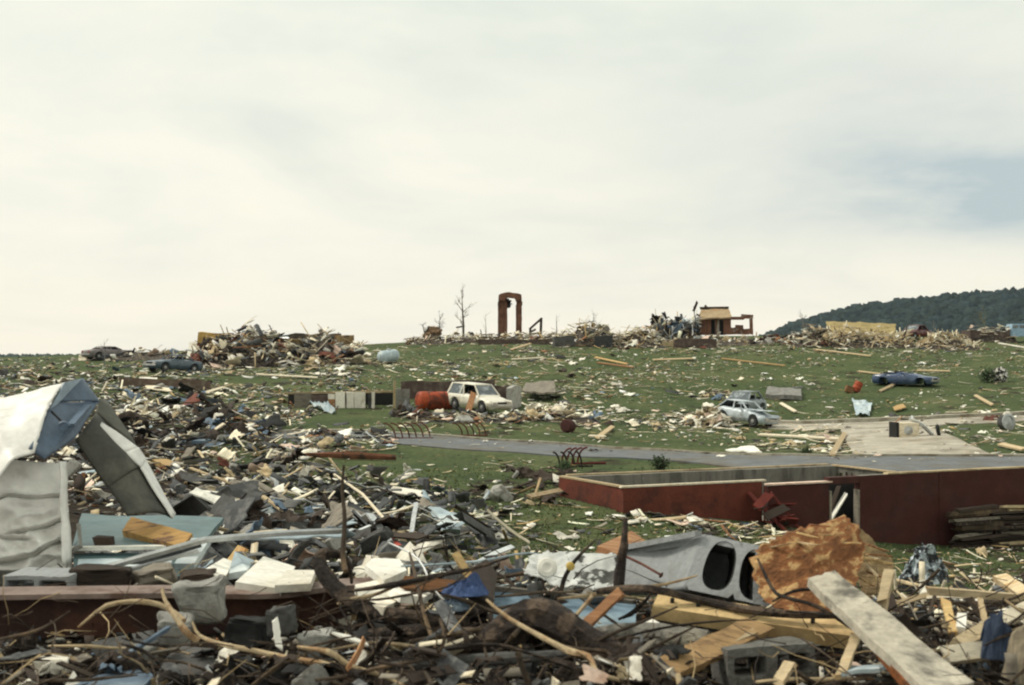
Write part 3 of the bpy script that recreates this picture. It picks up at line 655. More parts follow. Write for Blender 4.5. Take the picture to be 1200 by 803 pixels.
mb = MB(); mb.ball(cr(595, 355.5), .35, 2, .5, 2, (1, .7, 1)); mb.ball(cr(593.5, 353), .3, 1, .5, 2); mb.ball(cr(596.5, 358.5), .2, 1, .6, 2); tag(mb.build('snagged_sheet', 'black'), 'dark torn sheet snagged high inside the brick arch', 'sheet')
# broken timber frame by the arch
fr2 = empty('broken_truss', cr(629, 396), 'small broken triangular timber frame standing right of the brick arch', 'frame')
for a, b, wd in (((633.5, 398), (634.3, 373), .28), ((621, 398), (621.5, 385), .24), ((621, 385.5), (634.5, 373.5), .28), ((622, 389), (628, 386), .18), ((621, 392), (634, 390), .14)):
    mb = MB(); mb.bar(cr(*a), cr(*b), wd, .22, jit=.03); mb.build('post', 'darkw' if wd > .2 else 'weath', fr2)

# ---------------------------------------------------------------- ruined brick house on the right of the crest
hs = empty('ruined_house', cr(848, 388, 122), 'ruined brick house with a remnant of tan roof and an open window arch', 'house')
YH = 122.
def hbox(name, x0, x1, y0, y1, dep, mt, off=0., parent=None, jit=.04):
    a, b = cr(x0, y1, YH), cr(x1, y0, YH); mb = MB(); mb.box(((a.x+b.x)/2, YH+off+dep/2, (a.z+b.z)/2), (b.x-a.x, dep, b.z-a.z), jit=jit); return mb.build(name, mt, parent or hs)
hbox('wall', 817, 833, 373, 392, .3, brick); hbox('wall', 838.5, 843, 374, 392, .3, brick); hbox('wall', 848, 857, 374, 392, .3, brick)
hbox('wall', 862, 871, 381, 392, .3, brick); hbox('wall', 879, 882.5, 371, 392, .3, brick); hbox('wall', 871.2, 878.8, 385.5, 392, .3, brick)
hbox('lintel', 817, 872, 371.5, 374.5, .34, brick, off=-.03); hbox('lintel', 869, 882.5, 368.7, 373.5, .3, brick); hbox('dark_backing', 818, 856, 373.5, 392, .25, 'black', off=3.); hbox('wall', 857.2, 861.8, 384, 392, .3, brick)  # black backing added so the gaps between the walls stay dark
mb = MB(); mb.patch(cr(817.5, 373.5, YH-.6), cr(857.5, 371.5, YH-.6), cr(854, 361.5, YH+3.2), cr(822, 362, YH+3.2), 14, 6, .12, 1., .15); mb.build('roof', mat('tan_roof_deck', (.36, .27, .16), rnd=0, c2=(.33, .2, .1), c2scale=.6), hs)
mb = MB(); mb.bar(cr(821, 361.5, YH+3.2), cr(853, 361, YH+3.2), .25, .3, jit=.06, seg=6); mb.bar(cr(813, 364, YH+2), cr(817, 354, YH+2), .25, .2, jit=.04); mb.bar(cr(829, 361, YH+3), cr(826, 358, YH+3), .2, .2); mb.build('rafter', 'darkw', hs)

def slabwall(name, pts, top, bot, th, mt, label, cat, sub=8):
    """free-standing piece of wall: pts=(px,py_base,Y) ends, heights in metres above that base"""
    a, b = Vector(at(*pts[0])), Vector(at(*pts[1])); d = (b-a); nrm = Vector((-d.y, d.x, 0)).normalized()*th; mb = MB(); vs = []; fs = []
    for i in range(sub+1):
        p = a.lerp(b, i/sub); h = top+random.uniform(-.08, .05)*top
        vs += [(p.x, p.y, p.z-bot), (p.x, p.y, p.z+h), (p.x+nrm.x, p.y+nrm.y, p.z+h), (p.x+nrm.x, p.y+nrm.y, p.z-bot)]
        if i: o = 4*i; fs += [(o-4+q, o-4+(q+1) % 4, o+(q+1) % 4, o+q) for q in range(4)]
    fs += [(3, 2, 1, 0), (4*sub, 4*sub+1, 4*sub+2, 4*sub+3)]; mb.add(vs, fs); return tag(mb.build(name, mt), label, cat)
dkfound = mat('dark_foundation', (.085, .06, .05), rnd=0, c2=(.14, .11, .09), bump=.4)
slabwall('foundation_wall', ((790, 408, 112), (840, 407, 113)), .85, .4, .25, dkfound, 'dark brown foundation wall below the ruined brick house', 'wall')
slabwall('foundation_wall', ((768, 407, 113), (812, 406, 114.5)), .45, .4, .25, 'tan', 'low tan foundation edge left of the dark brown foundation wall', 'wall')
slabwall('foundation_wall', ((1137, 400, 120), (1184, 399, 120)), 1.15, .4, 2.5, dkfound, 'dark box-like foundation on the crest near the right edge', 'wall')
slabwall('foundation_wall', ((955, 402, 117), (992, 401, 117)), .9, .3, 2.0, 'black', 'low dark foundation under tan boards at the left of the pale lumber heap', 'wall')
slabwall('foundation_wall', ((140, 449, 76), (247, 447, 78)), .55, .4, .25, mat('brown_foundation', (.12, .085, .065), rnd=0, c2=(.2, .17, .13)), 'long low brown foundation wall on the left slope', 'wall')
slabwall('foundation_wall', ((577, 478, 72), (611, 474, 72.5)), 1.2, .4, .25, dkfound, 'dark foundation wall behind the front of the cream station wagon', 'wall')
slabwall('foundation_wall', ((470, 470, 75), (580, 468, 76)), 1.1, .4, .25, dkfound, 'dark foundation wall behind the rusty red tank', 'wall')
slabwall('concrete_block_wall', ((599, 481, 70), (611, 478, 72)), 1.3, .3, .3, 'conc', 'stub of grey concrete wall just right of the cream station wagon', 'wall', 3)
slabwall('block_foundation', ((650, 410, 110), (673, 410, 111)), 1.0, .3, .4, 'concd', 'tilted dark grey slab left of the grey slab below the crest lumber', 'slab', 3)
slabwall('block_foundation', ((697, 409, 111), (718, 410, 111)), 1.1, .3, .4, 'shing', 'mid grey slab leaning below the crest lumber', 'slab', 3)
slabwall('block_foundation', ((560, 403, 115), (650, 406, 113)), .5, .3, .3, dkfound, 'low broken dark foundation running under the brick arch', 'wall')
slabwall('rubble_wall', ((273, 408, 108), (400, 407, 110)), 1.9, .3, 2.2, mat('dark_rubble_wall', (.07, .055, .045), rnd=0, c2=(.16, .12, .08)), 'dark broken basement wall inside the left skyline rubble heap', 'wall', 14)
slabwall('rubble_wall', ((398, 410, 106), (415, 410, 107)), 1.75, .3, 1.5, mat('ochre_wall', (.25, .17, .08), rnd=0, c2=(.08, .06, .04)), 'ochre stained wall end at the right of the left skyline heap', 'wall', 4)

# basement ruin left of the wagon with white panels
br_ = empty('ruined_basement', at(400, 478, 70), 'sunken basement ruin with white wall panels and dark openings left of the red tank', 'basement')
def rb(name, x0, x1, y0, y1, Y, mt, dep=.2):
    a, b = P(x0, y1, Y), P(x1, y0, Y); mb = MB(); mb.box(((a.x+b.x)/2, Y+dep/2, (a.z+b.z)/2-.15), (b.x-a.x, dep, b.z-a.z+.3), jit=.02); return mb.build(name, mt, br_)
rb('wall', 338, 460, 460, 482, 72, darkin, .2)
rb('wall', 345, 365, 461, 477, 70.6, 'weath', .25); rb('panel', 365, 384.5, 463, 479, 70.6, dkfound)
rb('panel', 384.5, 392, 462, 468, 70.4, 'paper'); rb('panel', 384.5, 392, 468.1, 481, 70.4, 'orange')
for x0, x1 in ((393, 404), (406, 414.5), (415.5, 428), (435.5, 439)): rb('panel', x0, x1, 459.5, 481.5, 70.3, 'paper', .1)
rb('panel', 431.3, 435, 462, 481, 70.3, 'concd', .1); rb('post', 461, 463.2, 446, 480, 70, 'pine', .12)
rb('wall', 464, 480, 456, 476, 71, 'conc', .25)
a, b = P(332, 461, 70.8), P(462, 459, 70.8); mb = MB(); mb.bar(a, b, .35, .12, seg=10, jit=.04); mb.build('sill_plate', 'tan', br_)
# rusty red tank
tk = empty('storage_tank', at(507, 480, 68.5), 'orange-red rusty steel tank lying on its side behind the station wagon', 'tank')
tred = mat('orange_red_tank_paint', (.36, .062, .02), rnd=0, c2=(.12, .03, .015), c2scale=1.2, rough=.6)
a = P(489, 470, 69.5); b = P(529, 470, 70.5); L_ = (b-a).length
mb = MB(); mb.lathe(a, b-a, [(0, .1), (.02, .4), (.08, .52), (.16, .56), (L_-.16, .56), (L_-.08, .52), (L_, .3)], 28); mb.build('shell', tred, tk, smooth=True)
mb = MB()
for h in (.55, L_-.6): mb.lathe(a+(b-a).normalized()*h, b-a, [(0, .565), (.0, .575), (.06, .575), (.06, .565)], 28)
mb.build('band', 'rust', tk); mb = MB(); mb.lathe(a+(b-a)*.5+Vector((0, 0, .53)), (0, 0, 1), [(0, .1), (.08, .1), (.09, .06)], 12); mb.build('filler_cap', 'rust', tk)
# pale blue propane tank
pt = empty('propane_tank', at(455, 428, 97), 'pale blue-white propane tank lying on the upper slope right of the left rubble', 'tank')
a = Vector(at(443, 428, 97, .48)); b = Vector(at(467, 427, 98, .62)); L_ = (b-a).length
mb = MB(); mb.lathe(a, b-a, [(0, .05), (.05, .28), (.15, .42), (.35, .5), (L_-.35, .5), (L_-.15, .42), (L_-.05, .28), (L_, .05)], 24); mb.build('shell', 'lblue', pt, smooth=True)
mb = MB(); mb.lathe(a+(b-a)*.5+Vector((0, 0, .45)), (0, 0, 1), [(0, .16), (.16, .15), (.18, .1)], 12); mb.build('valve_cover', 'metal', pt)

# ---------------------------------------------------------------- bare broken trees
def branchy(mb, p, d, L, r, depth, spread=.6, n=3, up=.12, seg=4, mi=0, sides=5):
    pts = [Vector(p)]; dd = Vector(d).normalized()
    for i in range(seg):
        dd = (dd+Vector([random.gauss(0, .16) for _ in range(3)])+Vector((0, 0, up*.3))).normalized(); pts.append(pts[-1]+dd*L/seg)
    rr = [r*(1-.75*i/seg) for i in range(seg+1)]; mb.tube(pts, rr, sides, mi, .1)
    if depth:
        for i in range(n):
            t = random.uniform(.3, .98); k_ = min(int(t*seg), seg-1); q = pts[k_].lerp(pts[k_+1], t*seg-k_)
            nd = (dd+Vector([random.gauss(0, spread) for _ in range(3)])+Vector((0, 0, up))).normalized()
            branchy(mb, q, nd, L*random.uniform(.35, .6), r*.5, depth-1, spread, n, up, max(seg-1, 2), mi, 4)
def tree(name, px, py, Y, H, r, label, depth=3, lean=(0, 0, 1), n=5, mt='bark', spread=.45, cat='tree'):
    root = empty(name, at(px, py, Y), label, cat); p = root.location
    mb = MB(); top = Vector(lean).normalized()*H; mb.tube([p-Vector((0, 0, .2)), p+top*.35+Vector((.05, 0, 0)), p+top*.7, p+top], [r, r*.8, r*.5, r*.12], 8, 0, .12); mb.build('trunk', mt, root)
    cb = MB()
    for i in range(n*3):
        t = random.uniform(.25, .95); branchy(cb, p+top*t, (random.gauss(0, .7), random.gauss(0, .7), random.uniform(.3, 1.1)), H*random.uniform(.2, .42)*(1.1-t*.5), r*.35, depth-1, spread, 3)
    cb.build('branches', mt, root); return root
tree('bare_tree', 543, 396, 124, 5.0, .13, 'tall stripped tree with bare branches left of the brick arch', 3, (-.03, 0, 1), 3, mat('pale_bark', (.13, .115, .085), rnd=0), .35)
mb = MB(); mb.bar(cr(534, 384), cr(544, 382.5), .16, .16, jit=.03); tag(mb.build('snagged_board', 'darkw'), 'short dark board caught in the tall stripped tree', 'board')
greyb = mat('grey_twigs', (.20, .20, .19), rnd=0)
tree('bare_tree', 514, 393, 122, 2.7, .09, 'low thin bare shrubby tree behind the brown stump on the crest', 3, (.05, 0, 1), 6, greyb, .7)
tree('bare_tree', 498, 396, 121, 2.0, .07, 'pale twiggy sapling left of the brown stump on the crest', 3, (-.1, 0, 1), 6, greyb, .7)
tree('bare_tree', 569, 394, 126, 2.9, .05, 'single thin dead stem left of the brick arch', 2, (0, 0, 1), 1, greyb)
tree('bare_tree', 652, 394, 126, 2.6, .06, 'single thin dead stem right of the leaning frame', 2, (0, 0, 1), 1, greyb)
tree('bare_tree', 693, 392, 124, 2.8, .07, 'thin twisted bare tree above the crest lumber right of the arch', 3, (.1, 0, 1), 2, greyb)
tree('bare_tree', 943, 388, 124, 2.6, .08, 'bare twiggy tree at the left of the right lumber heap', 3, (-.1, 0, 1), 4, greyb)
tree('bare_tree', 1094, 391, 127, 1.8, .05, 'short dead stem between the right lumber heaps', 2, (0, 0, 1), 2, greyb)
tree('bare_tree', 1158, 388, 128, 3.0, .09, 'slender bare tree standing before the wooded hill', 3, (-.35, 0, 1), 4, mat('olive_twigs', (.17, .16, .10), rnd=0))
tree('bare_tree', 122, 426, 94, 2.2, .05, 'thin dead stem before the grey-mauve car on the left', 2, (0, 0, 1), 1, greyb)
mb = MB(); mb.ball(cr(508, 390.5, 121), .78, 4, .2, 1.6, (1.1, .8, .8)); tag(mb.build('tree_stump', mat('brown_rootball', (.19, .12, .07), rnd=0, c2=(.06, .05, .03), bump=.8)), 'brown uprooted stump on the crest between two twiggy trees', 'stump')
def bush(name, px, py, Y, r, label, mt='green'):
    root = empty(name, at(px, py, Y), label, 'bush'); p = root.location; a = MB(); b = MB()
    for i in range(9): branchy(a, p, (random.gauss(0, .6), random.gauss(0, .6), 1), r*1.5, .02, 1, .7, 3)
    for i in range(420):
        q = Vector([random.gauss(0, .42) for _ in range(3)])*r+p+Vector((0, 0, r*.8)); u = Vector([random.gauss(0, 1) for _ in range(3)]).normalized()*r*.16; v = u.orthogonal().normalized()*r*.09
        if q.z > p.z: b.add([q-u, q+v, q+u, q-v], [(0, 1, 2, 3)])
    a.build('stems', 'barkd', root); b.build('leaves', mt, root)
bush('small_bush', 773, 549, 40, .32, 'small dark bush on the lawn between basement and road')
bush('small_bush', 662, 552, 40, .28, 'dark low bush by the far left corner of the red basement')
bush('small_bush', 945, 541, 45, .22, 'tiny green tuft at the road edge above the basement')
bush('small_bush', 1157, 446, 88, .62, 'dark rounded bush at the right of the blue sedan slope', 'green')
mb = MB(); mb.ball(Vector(at(1172, 446, 88, .5)), .55, 4, .13, 2.2); tag(mb.build('tangled_ball', mat('mottled_sheeting', (.62, .60, .55), rnd=0, c2=(.03, .03, .03), c2scale=5, c2lo=.47, c2hi=.52)), 'mottled white ball of torn sheeting beside the dark bush on the right slope', 'bundle')

# ---------------------------------------------------------------- loose things on the slope
def slabthing(name, quad, label, cat, mt, th=.05, amp=.05, nu=6, lift=.05, yoff=None):
    c = [Vector(q) for q in quad]; mb = MB(); mb.patch(c[0], c[1], c[2], c[3], nu, nu, amp, 1.5, th, ragged=.05); return tag(mb.build(name, mt), label, cat)
def gq(pxs, lift=.08): return [hit(x, y, lift=lift) for x, y in pxs]
slabthing('torn_sheet', gq(((1003, 490), (1019, 489), (1022, 476), (998, 470)), .2), 'pale blue torn metal sheet lying above the right path', 'sheet', 'lblue', .02, .25)
slabthing('plywood_sheet', gq(((1049, 485), (1062, 481), (1058, 477), (1046, 481)), .2), 'small bright yellow panel on the right grass', 'panel', 'yellow', .06, .05)
slabthing('roof_slab', gq(((897, 468), (940, 470), (938, 461), (900, 459)), .35), 'grey-white roof panel lying on the slope above the pale car', 'panel', 'conc', .3, .12)
slabthing('wall_board', gq(((850, 531), (893, 533), (884, 526), (868, 527)), .12), 'white flat panel at the road edge above the basement', 'panel', 'white', .06, .06)
slabthing('cream_board', gq(((168, 458), (202, 462), (196, 456), (172, 454)), .15), 'cream panel lying on the left slope below the brown foundation', 'panel', 'cream', .06, .04)
slabthing('wall_board', gq(((160, 453), (184, 454), (184, 449), (164, 448)), .35), 'white panel beside the long low brown foundation', 'panel', 'white', .1, .04)
slabthing('rag_sheet', gq(((350, 466), (392, 483), (393, 487), (345, 470)), .2), 'long crumpled pale blue sheet left of the sunken basement ruin', 'sheet', 'lblue', .03, .4, 12)
slabthing('fallen_roof', gq(((612, 470), (651, 472), (650, 457), (616, 459)), .6), 'sagging weathered roof piece right of the station wagon', 'roof piece', 'weath', .12, .14, 10)
slabthing('crumpled_tarp', [hit(737, 600, lift=.05), hit(796, 600, lift=.05), hit(790, 590, lift=.35), hit(745, 590, lift=.45)], 'crumpled pale blue plastic lying against the red basement wall', 'tarp', 'lblue', .01, .35, 16)
# orange-red drum, washing machine, dark barrel, wire cage
od = empty('steel_drum', at(1003, 457, 84), 'bright orange-red dented drum upright on the right slope', 'drum'); p = od.location
mb = MB(); mb.lathe(p+Vector((-.05, 0, .05)), (.45, 0, 1), [(0, .26), (.02, .3), (.25, .28), (.27, .31), (.5, .27), (.52, .3), (.75, .27), (.75, .2)], 18); mb.build('shell', tred, od)
mb = MB(); mb.box(p+Vector((-.5, -.1, .22)), (.5, .4, .45), Matrix.Rotation(.4, 3, 'Y'), jit=.06); mb.build('lid', 'orange', od)
wm = empty('washing_machine', at(1060, 517, 54), 'cream washing machine lying on the pale driveway', 'appliance'); p = wm.location
mb = MB(); mb.box(p+Vector((.05, 0, .36)), (.95, .7, .66), Matrix.Rotation(.15, 3, 'Z')); mb.build('cabinet', 'cream', wm)
mb = MB(); mb.box(p+Vector((-.5, -.06, .37)), (.12, .72, .7), Matrix.Rotation(.15, 3, 'Z')); mb.build('control_panel', 'black', wm)
mb = MB(); mb.lathe(p+Vector((.05, -.37, .36)), (0, -1, 0), [(0, .2), (.012, .2), (.015, .17)], 18); mb.build('door', 'metal', wm)
cg = empty('bent_bed_frame', at(1080, 514, 54), 'bent pale metal frame beside the washing machine', 'metal frame'); p = cg.location
for a, b in (((-.45, 0, .85), (.55, .1, .1)), ((-.45, .3, .8), (.6, .4, .05)), ((-.4, 0, .82), (-.4, .35, .85)), ((.5, .1, .12), (.6, .4, .05)), ((0, 0, .5), (.05, .35, .5))):
    mb = MB(); mb.tube([p+Vector(a), (p+Vector(a)+p+Vector(b))/2+Vector((.03, 0, .1)), p+Vector(b)], .05, 6); mb.build('bar', 'metal', cg)
mb = MB(); mb.lathe(p+Vector((.6, -.15, .3)), (1, -.4, .2), [(0, .1), (.02, .26), (.1, .28), (.16, .24), (.17, .1)], 16); mb.build('hub', 'black', cg)
wb = empty('wire_basket', at(1174, 500, 58), 'crushed dark wheel-like drum with pale rim near the right path', 'drum'); p = wb.location+Vector((0, 0, .38))
mb = MB(); mb.lathe(p, (.4, -.9, .1), [(0, .2), (.05, .36), (.35, .38), (.4, .3)], 18); mb.build('shell', 'concd', wb)
mb = MB(); mb.lathe(p+Vector((.16, -.36, .04)), (.4, -.9, .1), [(0, .4), (.06, .41), (.07, .3), (.02, .28)], 18); mb.build('rim', 'metal', wb)
db = empty('dark_barrel', at(665, 509, 60), 'small dark maroon barrel lying on the grass above the road', 'barrel'); p = db.location+Vector((0, 0, .3))
mb = MB(); mb.lathe(p+Vector((.2, .3, 0)), (-.5, -.85, .1), [(0, .26), (.05, .31), (.3, .34), (.6, .31), (.62, .24)], 18); mb.build('shell', mat('maroon_barrel', (.06, .02, .018), rnd=0), db)
# bent rebar hoops
def hoops(name, px, py, Y, n, label, mt, wdt, Hh, lean=1):
    root = empty(name, at(px, py, Y), label, 'metal hoops'); p = root.location
    for i in range(n):
        x0 = (i-n/2)*wdt/n; mb = MB(); pts = []
        for k_ in range(8): t = k_/7; pts.append(p+Vector((x0+lean*(.7*math.sin(t*1.7)+.05*i)*Hh, .12*i+t*.3, Hh*(math.cos(t*1.65)))))
        pts = [q if q.z > p.z-.03 else Vector((q.x, q.y, p.z-.03)) for q in pts]; mb.tube(pts, .035, 5); mb.build('hoop', mt, root)
    mb = MB(); mb.tube([p+Vector((-wdt*.5, 0, .05)), p+Vector((wdt*.9, .2, .06))], .04, 5); mb.build('rail', mt, root)
hoops('bent_hoops', 470, 518, 54, 6, 'row of dark rusty bent hoops standing beside the road, left set', 'rust', 1.6, .75)
hoops('bent_hoops', 545, 516, 56, 5, 'dark rusty bent hoops at the road edge below the station wagon', 'rust', 1.2, .65, 1)
hoops('bent_hoops', 665, 548, 42, 4, 'dark curved ribs beside the red metal stand by the road', 'barkd', 1.0, .55, .6)
hoops('bent_hoops', 684, 544, 43, 4, 'bent red metal stand on the lawn by the road', mat('red_steel', (.13, .025, .022), rnd=0), .9, .6, -.8)
mb = MB(); a, b = hit(322, 539), hit(464, 541)
mb.tube([a+Vector((0, 0, .1)), a.lerp(b, .3)+Vector((0, .1, .18)), a.lerp(b, .6)+Vector((0, 0, .2)), b+Vector((0, 0, .12))], [.05, .09, .11, .08], 7, 0, .55)
tag(mb.build('fallen_log', mat('reddish_log', (.16, .065, .035), rnd=0, c2=(.05, .03, .02), c2scale=3, bump=1)), 'long reddish splintered log on the grass below the road at left', 'log')
for (x0, y0, x1, y1, mt, lb) in ((955, 411, 1020, 420, 'pine', 'long pale board on the slope below the right lumber heap'), (845, 422, 920, 431, 'yellow', 'long ochre board right of the middle of the upper slope'), (722, 389, 757, 409, 'cream', 'long cream board leaning from the crest lumber heap'),
    (600, 423, 637, 421.5, 'cream', 'cream board lying level below the brick arch'), (765, 424, 812, 423, 'pine', 'pale board lying level below the dark foundation wall'), (598, 412, 634, 401, 'pine', 'tan board slanting below the brick arch'),
    (700, 427, 742, 433, 'orange', 'rust-brown board in the wood scraps of the upper middle slope'), (697, 421, 735, 429, 'yellow', 'ochre board above the rust-brown board on the upper middle slope'), (733, 418, 737, 431, 'cream', 'short cream board standing upright on the upper middle slope'),
    (1005, 437, 1031, 441, 'pine', 'pale board pointing at the blue sedan from the left'), (1031, 461, 1047, 454, 'pine', 'short pale board below the blue sedan'), (1075, 436, 1113, 438, 'pine', 'pale board lying right of the blue sedan'),
    (915, 475, 932, 486, 'cream', 'pale board slanting down from the grey-white roof panel'), (1143, 466, 1163, 478, 'pine', 'pale bent board on the right grass'), (975, 537, 990, 512, 'pine', 'pale board by the left edge of the driveway'), (890, 512, 985, 519, 'cream', 'long cream board left of the driveway'),
    (1170, 404, 1208, 411, 'paper', 'pale board at the right edge below the crest'), (1172, 524, 1200, 532, 'pine', 'pale board on the grass at the right edge of the driveway'), (240, 463, 262, 457, 'cream', 'cream board slanting on the left slope'), (300, 441, 372, 446, 'cream', 'long cream board on the grass below the left skyline heap'),
    (240, 512, 262, 497, 'cream', 'cream board standing out of the left debris field'), (700, 516, 718, 504, 'pine', 'pale board right of the small maroon barrel'), (690, 514, 709, 516, 'cream', 'cream flat board above the road'), (620, 588, 667, 580, 'peeled', 'peeled forked branch on the lawn left of the basement')):
    a, b = hit(x0, y0, 9, lift=.12), hit(x1, y1, 9, lift=.16)
    if 'standing' in lb or 'leaning' in lb: Yc = a.y; a = P(x0, y0, Yc); b = P(x1, y1, Yc+.3)
    mb = MB(); mb.bar(a, b, .22, .07, jit=.02, seg=6, roll=.3); tag(mb.build('long_board', mt), lb, 'board')
# yellow-brown mattress box on the left heap
mb = MB(); mb.box(P(245, 397, 101), (1.75, 1., .98), Matrix.Rotation(.1, 3, 'Y'), jit=.06); tag(mb.build('foam_block', mat('tan_cushion', (.46, .30, .10), rnd=0, c2=(.33, .2, .07))), 'tan block-like cushion perched at the left end of the skyline heap', 'cushion')
slabthing('rusty_sheet', [P(322, 421, 100), P(334, 419, 100), P(331, 396, 101.5), P(320, 400, 101.5)], 'rust-orange panel leaning in the left skyline heap', 'panel', 'orange', .06, .15)
slabthing('blue_sheet', [P(312, 407, 100.5), P(320, 406, 100.5), P(320, 398, 101), P(312, 399, 101)], 'small blue panel left of the rust-orange panel in the skyline heap', 'panel', 'blue', .06, .05)
slabthing('yellow_wall', [P(975, 396, 118), P(1048, 396, 118), P(1050, 379.5, 120), P(968, 376.5, 120)], 'long yellow plywood wall fallen behind the right lumber heap', 'panel', mat('yellow_ply', (.38, .30, .14), rnd=0), .12, .12, 10)
slabthing('tan_deck', [P(952, 393, 116), P(990, 392, 116), P(990, 390, 118.5), P(952, 391, 118.5)], 'tan board deck lying on the low dark foundation', 'deck', 'yellow', .12, .05)
slabthing('pale_wall_sheet', [P(218, 420, 104), P(235, 418, 104), P(232, 402, 106), P(222, 400, 106)], 'pale pinkish wall sheet standing behind the dark sedan', 'panel', 'paper', .08, .1)

# ================================================================ foreground, built piece by piece
def fthing(name, mb, mt, label, cat, smooth=False, group=None, parent=None): 
    o = mb.build(name, mt, parent, smooth=smooth)
    return tag(o, label, cat, group) if parent is None else o
# --- the folded white-and-blue metal wreck on the left
mw_ = empty('folded_metal_wreck', P(95, 690, 6), 'big crumpled white metal sheet with blue-grey folded top and dark bent leg', 'metal wreck')
wmet = mat('white_enamel', (.74, .73, .69), rough=.45, spec=.4, rnd=0, scale=2, var=.1, c2=(.42, .40, .35), c2lo=.57, c2hi=.75, c2scale=3, bump=.15)
bmet = mat('blue_grey_enamel', (.095, .135, .19), rough=.45, rnd=0, scale=4, var=.2, c2=(.16, .2, .25), c2lo=.55, c2hi=.7, bump=.1)
omet = mat('shaded_olive_underside', (.052, .052, .043), rough=.7, rnd=0, scale=5, var=.25, c2=(.11, .105, .085), c2scale=2, bump=.2)  # olive steel, darkened further to hold the shade under the leg
mb = MB(); mb.patch(P(-130, 650, 5.15), P(40, 530, 5.6), P(76, 449, 6.1), P(-130, 500, 5.9), 40, 30, .03, 3.2, .006, fn=lambda u, v: .04*math.sin(v*3.1)+.03*max(0, math.sin(u*9+v*4))**3, ragged=.012); mb.build('top_sheet', wmet, mw_, smooth=True)
def crs(u, v):
    d = .05*math.sin(u*4+1); k_ = min(1, max(0, .97-v)*3)
    for v0_, a_, fq, dp, ws, u0_, u1_ in ((.66, .20, 3., .05, .007, .25, 1.1), (.42, .22, 2.3, .05, .009, .62, 1.0), (.33, -.1, 2.1, .05, .009, .4, .75), (.2, .3, 3., .06, .012, .5, 1.)):
        c_ = v0_+a_*(u-.7)+.03*math.sin(u*fq*4+v0_*9)+.03*noise.noise(Vector((u*9, v0_*7, 0))); t_ = (v-c_)/ws; w_ = float(sst(u0_-.05, u0_+.05, u)*(1-sst(u1_-.05, u1_+.05, u)))
        d -= w_*dp*math.exp(-t_*t_); d += w_*dp*.8*math.exp(-((v-c_-ws*2.6)/(ws*2))**2)
    lo_ = float(1-sst(.45, .7, v)); return d+k_*(.05*noise.noise(Vector((u*4, v*2.5, 1)))-lo_*.11*abs(noise.noise(Vector((u*5+v*3, v*5-u*2, 4))))-lo_*.05*abs(noise.noise(Vector((u*12, v*11+u*4, 7)))))
mb = MB(); mb.patch(P(-130, 705, 5.25), P(84, 668, 5.5), P(76, 541, 5.75), P(-130, 530, 5.4), 90, 120, .015, 5, .006, fn=crs, ragged=.01); mb.build('crumpled_side', wmet, mw_, smooth=True)
mb = MB(); mb.patch(P(-20, 690, 5.1), P(62, 684, 5.35), P(78, 664, 5.4), P(-20, 668, 5.15), 16, 8, .03, 7, .01, ragged=.05); mb.build('torn_hem', omet, mw_, smooth=True)
mb = MB(); mb.patch(P(76, 662, 5.45), P(84, 658, 5.52), P(77, 541, 5.74), P(71, 541, 5.68), 3, 20, .015, 6, .012); mb.build('edge_strip', wmet, mw_, smooth=True)
mb = MB(); mb.patch(P(36, 524, 5.6), P(54, 537, 5.66), P(116, 470, 6.3), P(62, 470, 5.98), 16, 16, .014, 4, .01); mb.patch(P(54, 537, 5.67), P(88, 513, 5.95), P(117, 469, 6.31), P(80, 505, 5.9), 8, 8, .006, 4, .01); mb.build('blue_face', bmet, mw_, smooth=True)
mb = MB(); mb.patch(P(62, 471, 5.98), P(116, 471, 6.3), P(98, 443, 6.25), P(76, 449, 6.1), 12, 12, .012, 4, .01, fn=lambda u, v: .025*math.sin(u*3)); mb.build('blue_face', bmet, mw_, smooth=True)
mb = MB(); mb.patch(P(58, 480, 5.9), P(67, 474, 5.97), P(97, 443.5, 6.2), P(76, 448, 6.07), 4, 10, .006, 4, .01); mb.build('fold_flap', mat('light_blue_enamel', (.25, .31, .37), rnd=0, rough=.5), mw_)
mb = MB(); mb.bar(P(83, 499, 5.84), P(103, 476, 6.12), .035, .02); mb.build('latch_bar', bmet, mw_)
mb = MB(); mb.bar(P(60, 482, 5.85), P(74, 496, 5.8), .008, .008); mb.build('latch_rod', 'black', mw_)
mb = MB(); mb.tube([P(75+6*math.cos(t), 500-5*math.sin(t), 5.78) for t in np.linspace(.2, 4.6, 9)], .008, 6); mb.build('latch_hook', bmet, mw_)
mb = MB(); mb.patch(P(89, 515, 5.98), P(129, 569, 5.9), P(166, 546, 6.15), P(112, 484, 6.33), 12, 12, .015, 4, .012, fn=lambda u, v: .04*math.sin(v*3.1)); mb.patch(P(129, 569, 5.9), P(150, 604, 5.8), P(202, 606, 6.05), P(166, 546, 6.15), 12, 12, .015, 4, .012, fn=lambda u, v: .03*math.sin(v*3.1)); mb.build('bent_leg', omet, mw_, smooth=True)
mb = MB(); mb.patch(P(112, 484, 6.3), P(163, 526, 6.25), P(126, 469, 6.5), P(116, 467, 6.38), 14, 6, .015, 4, .01); mb.build('leg_flange', mat('olive_flange', (.085, .085, .07), rnd=0, rough=.7), mw_, smooth=True)
mb = MB(); mb.patch(P(117, 499, 6.16), P(146, 530, 6.12), P(163, 524, 6.2), P(119, 495, 6.2), 10, 5, .01, 4, .01); mb.patch(P(146, 530, 6.12), P(166, 547, 6.1), P(172, 537, 6.22), P(163, 524, 6.2), 6, 5, .006, 4, .01); mb.patch(P(166, 547, 6.1), P(203, 607, 5.98), P(206, 602, 6.12), P(172, 537, 6.22), 12, 5, .01, 4, .01); mb.build('leg_edge', wmet, mw_, smooth=True)
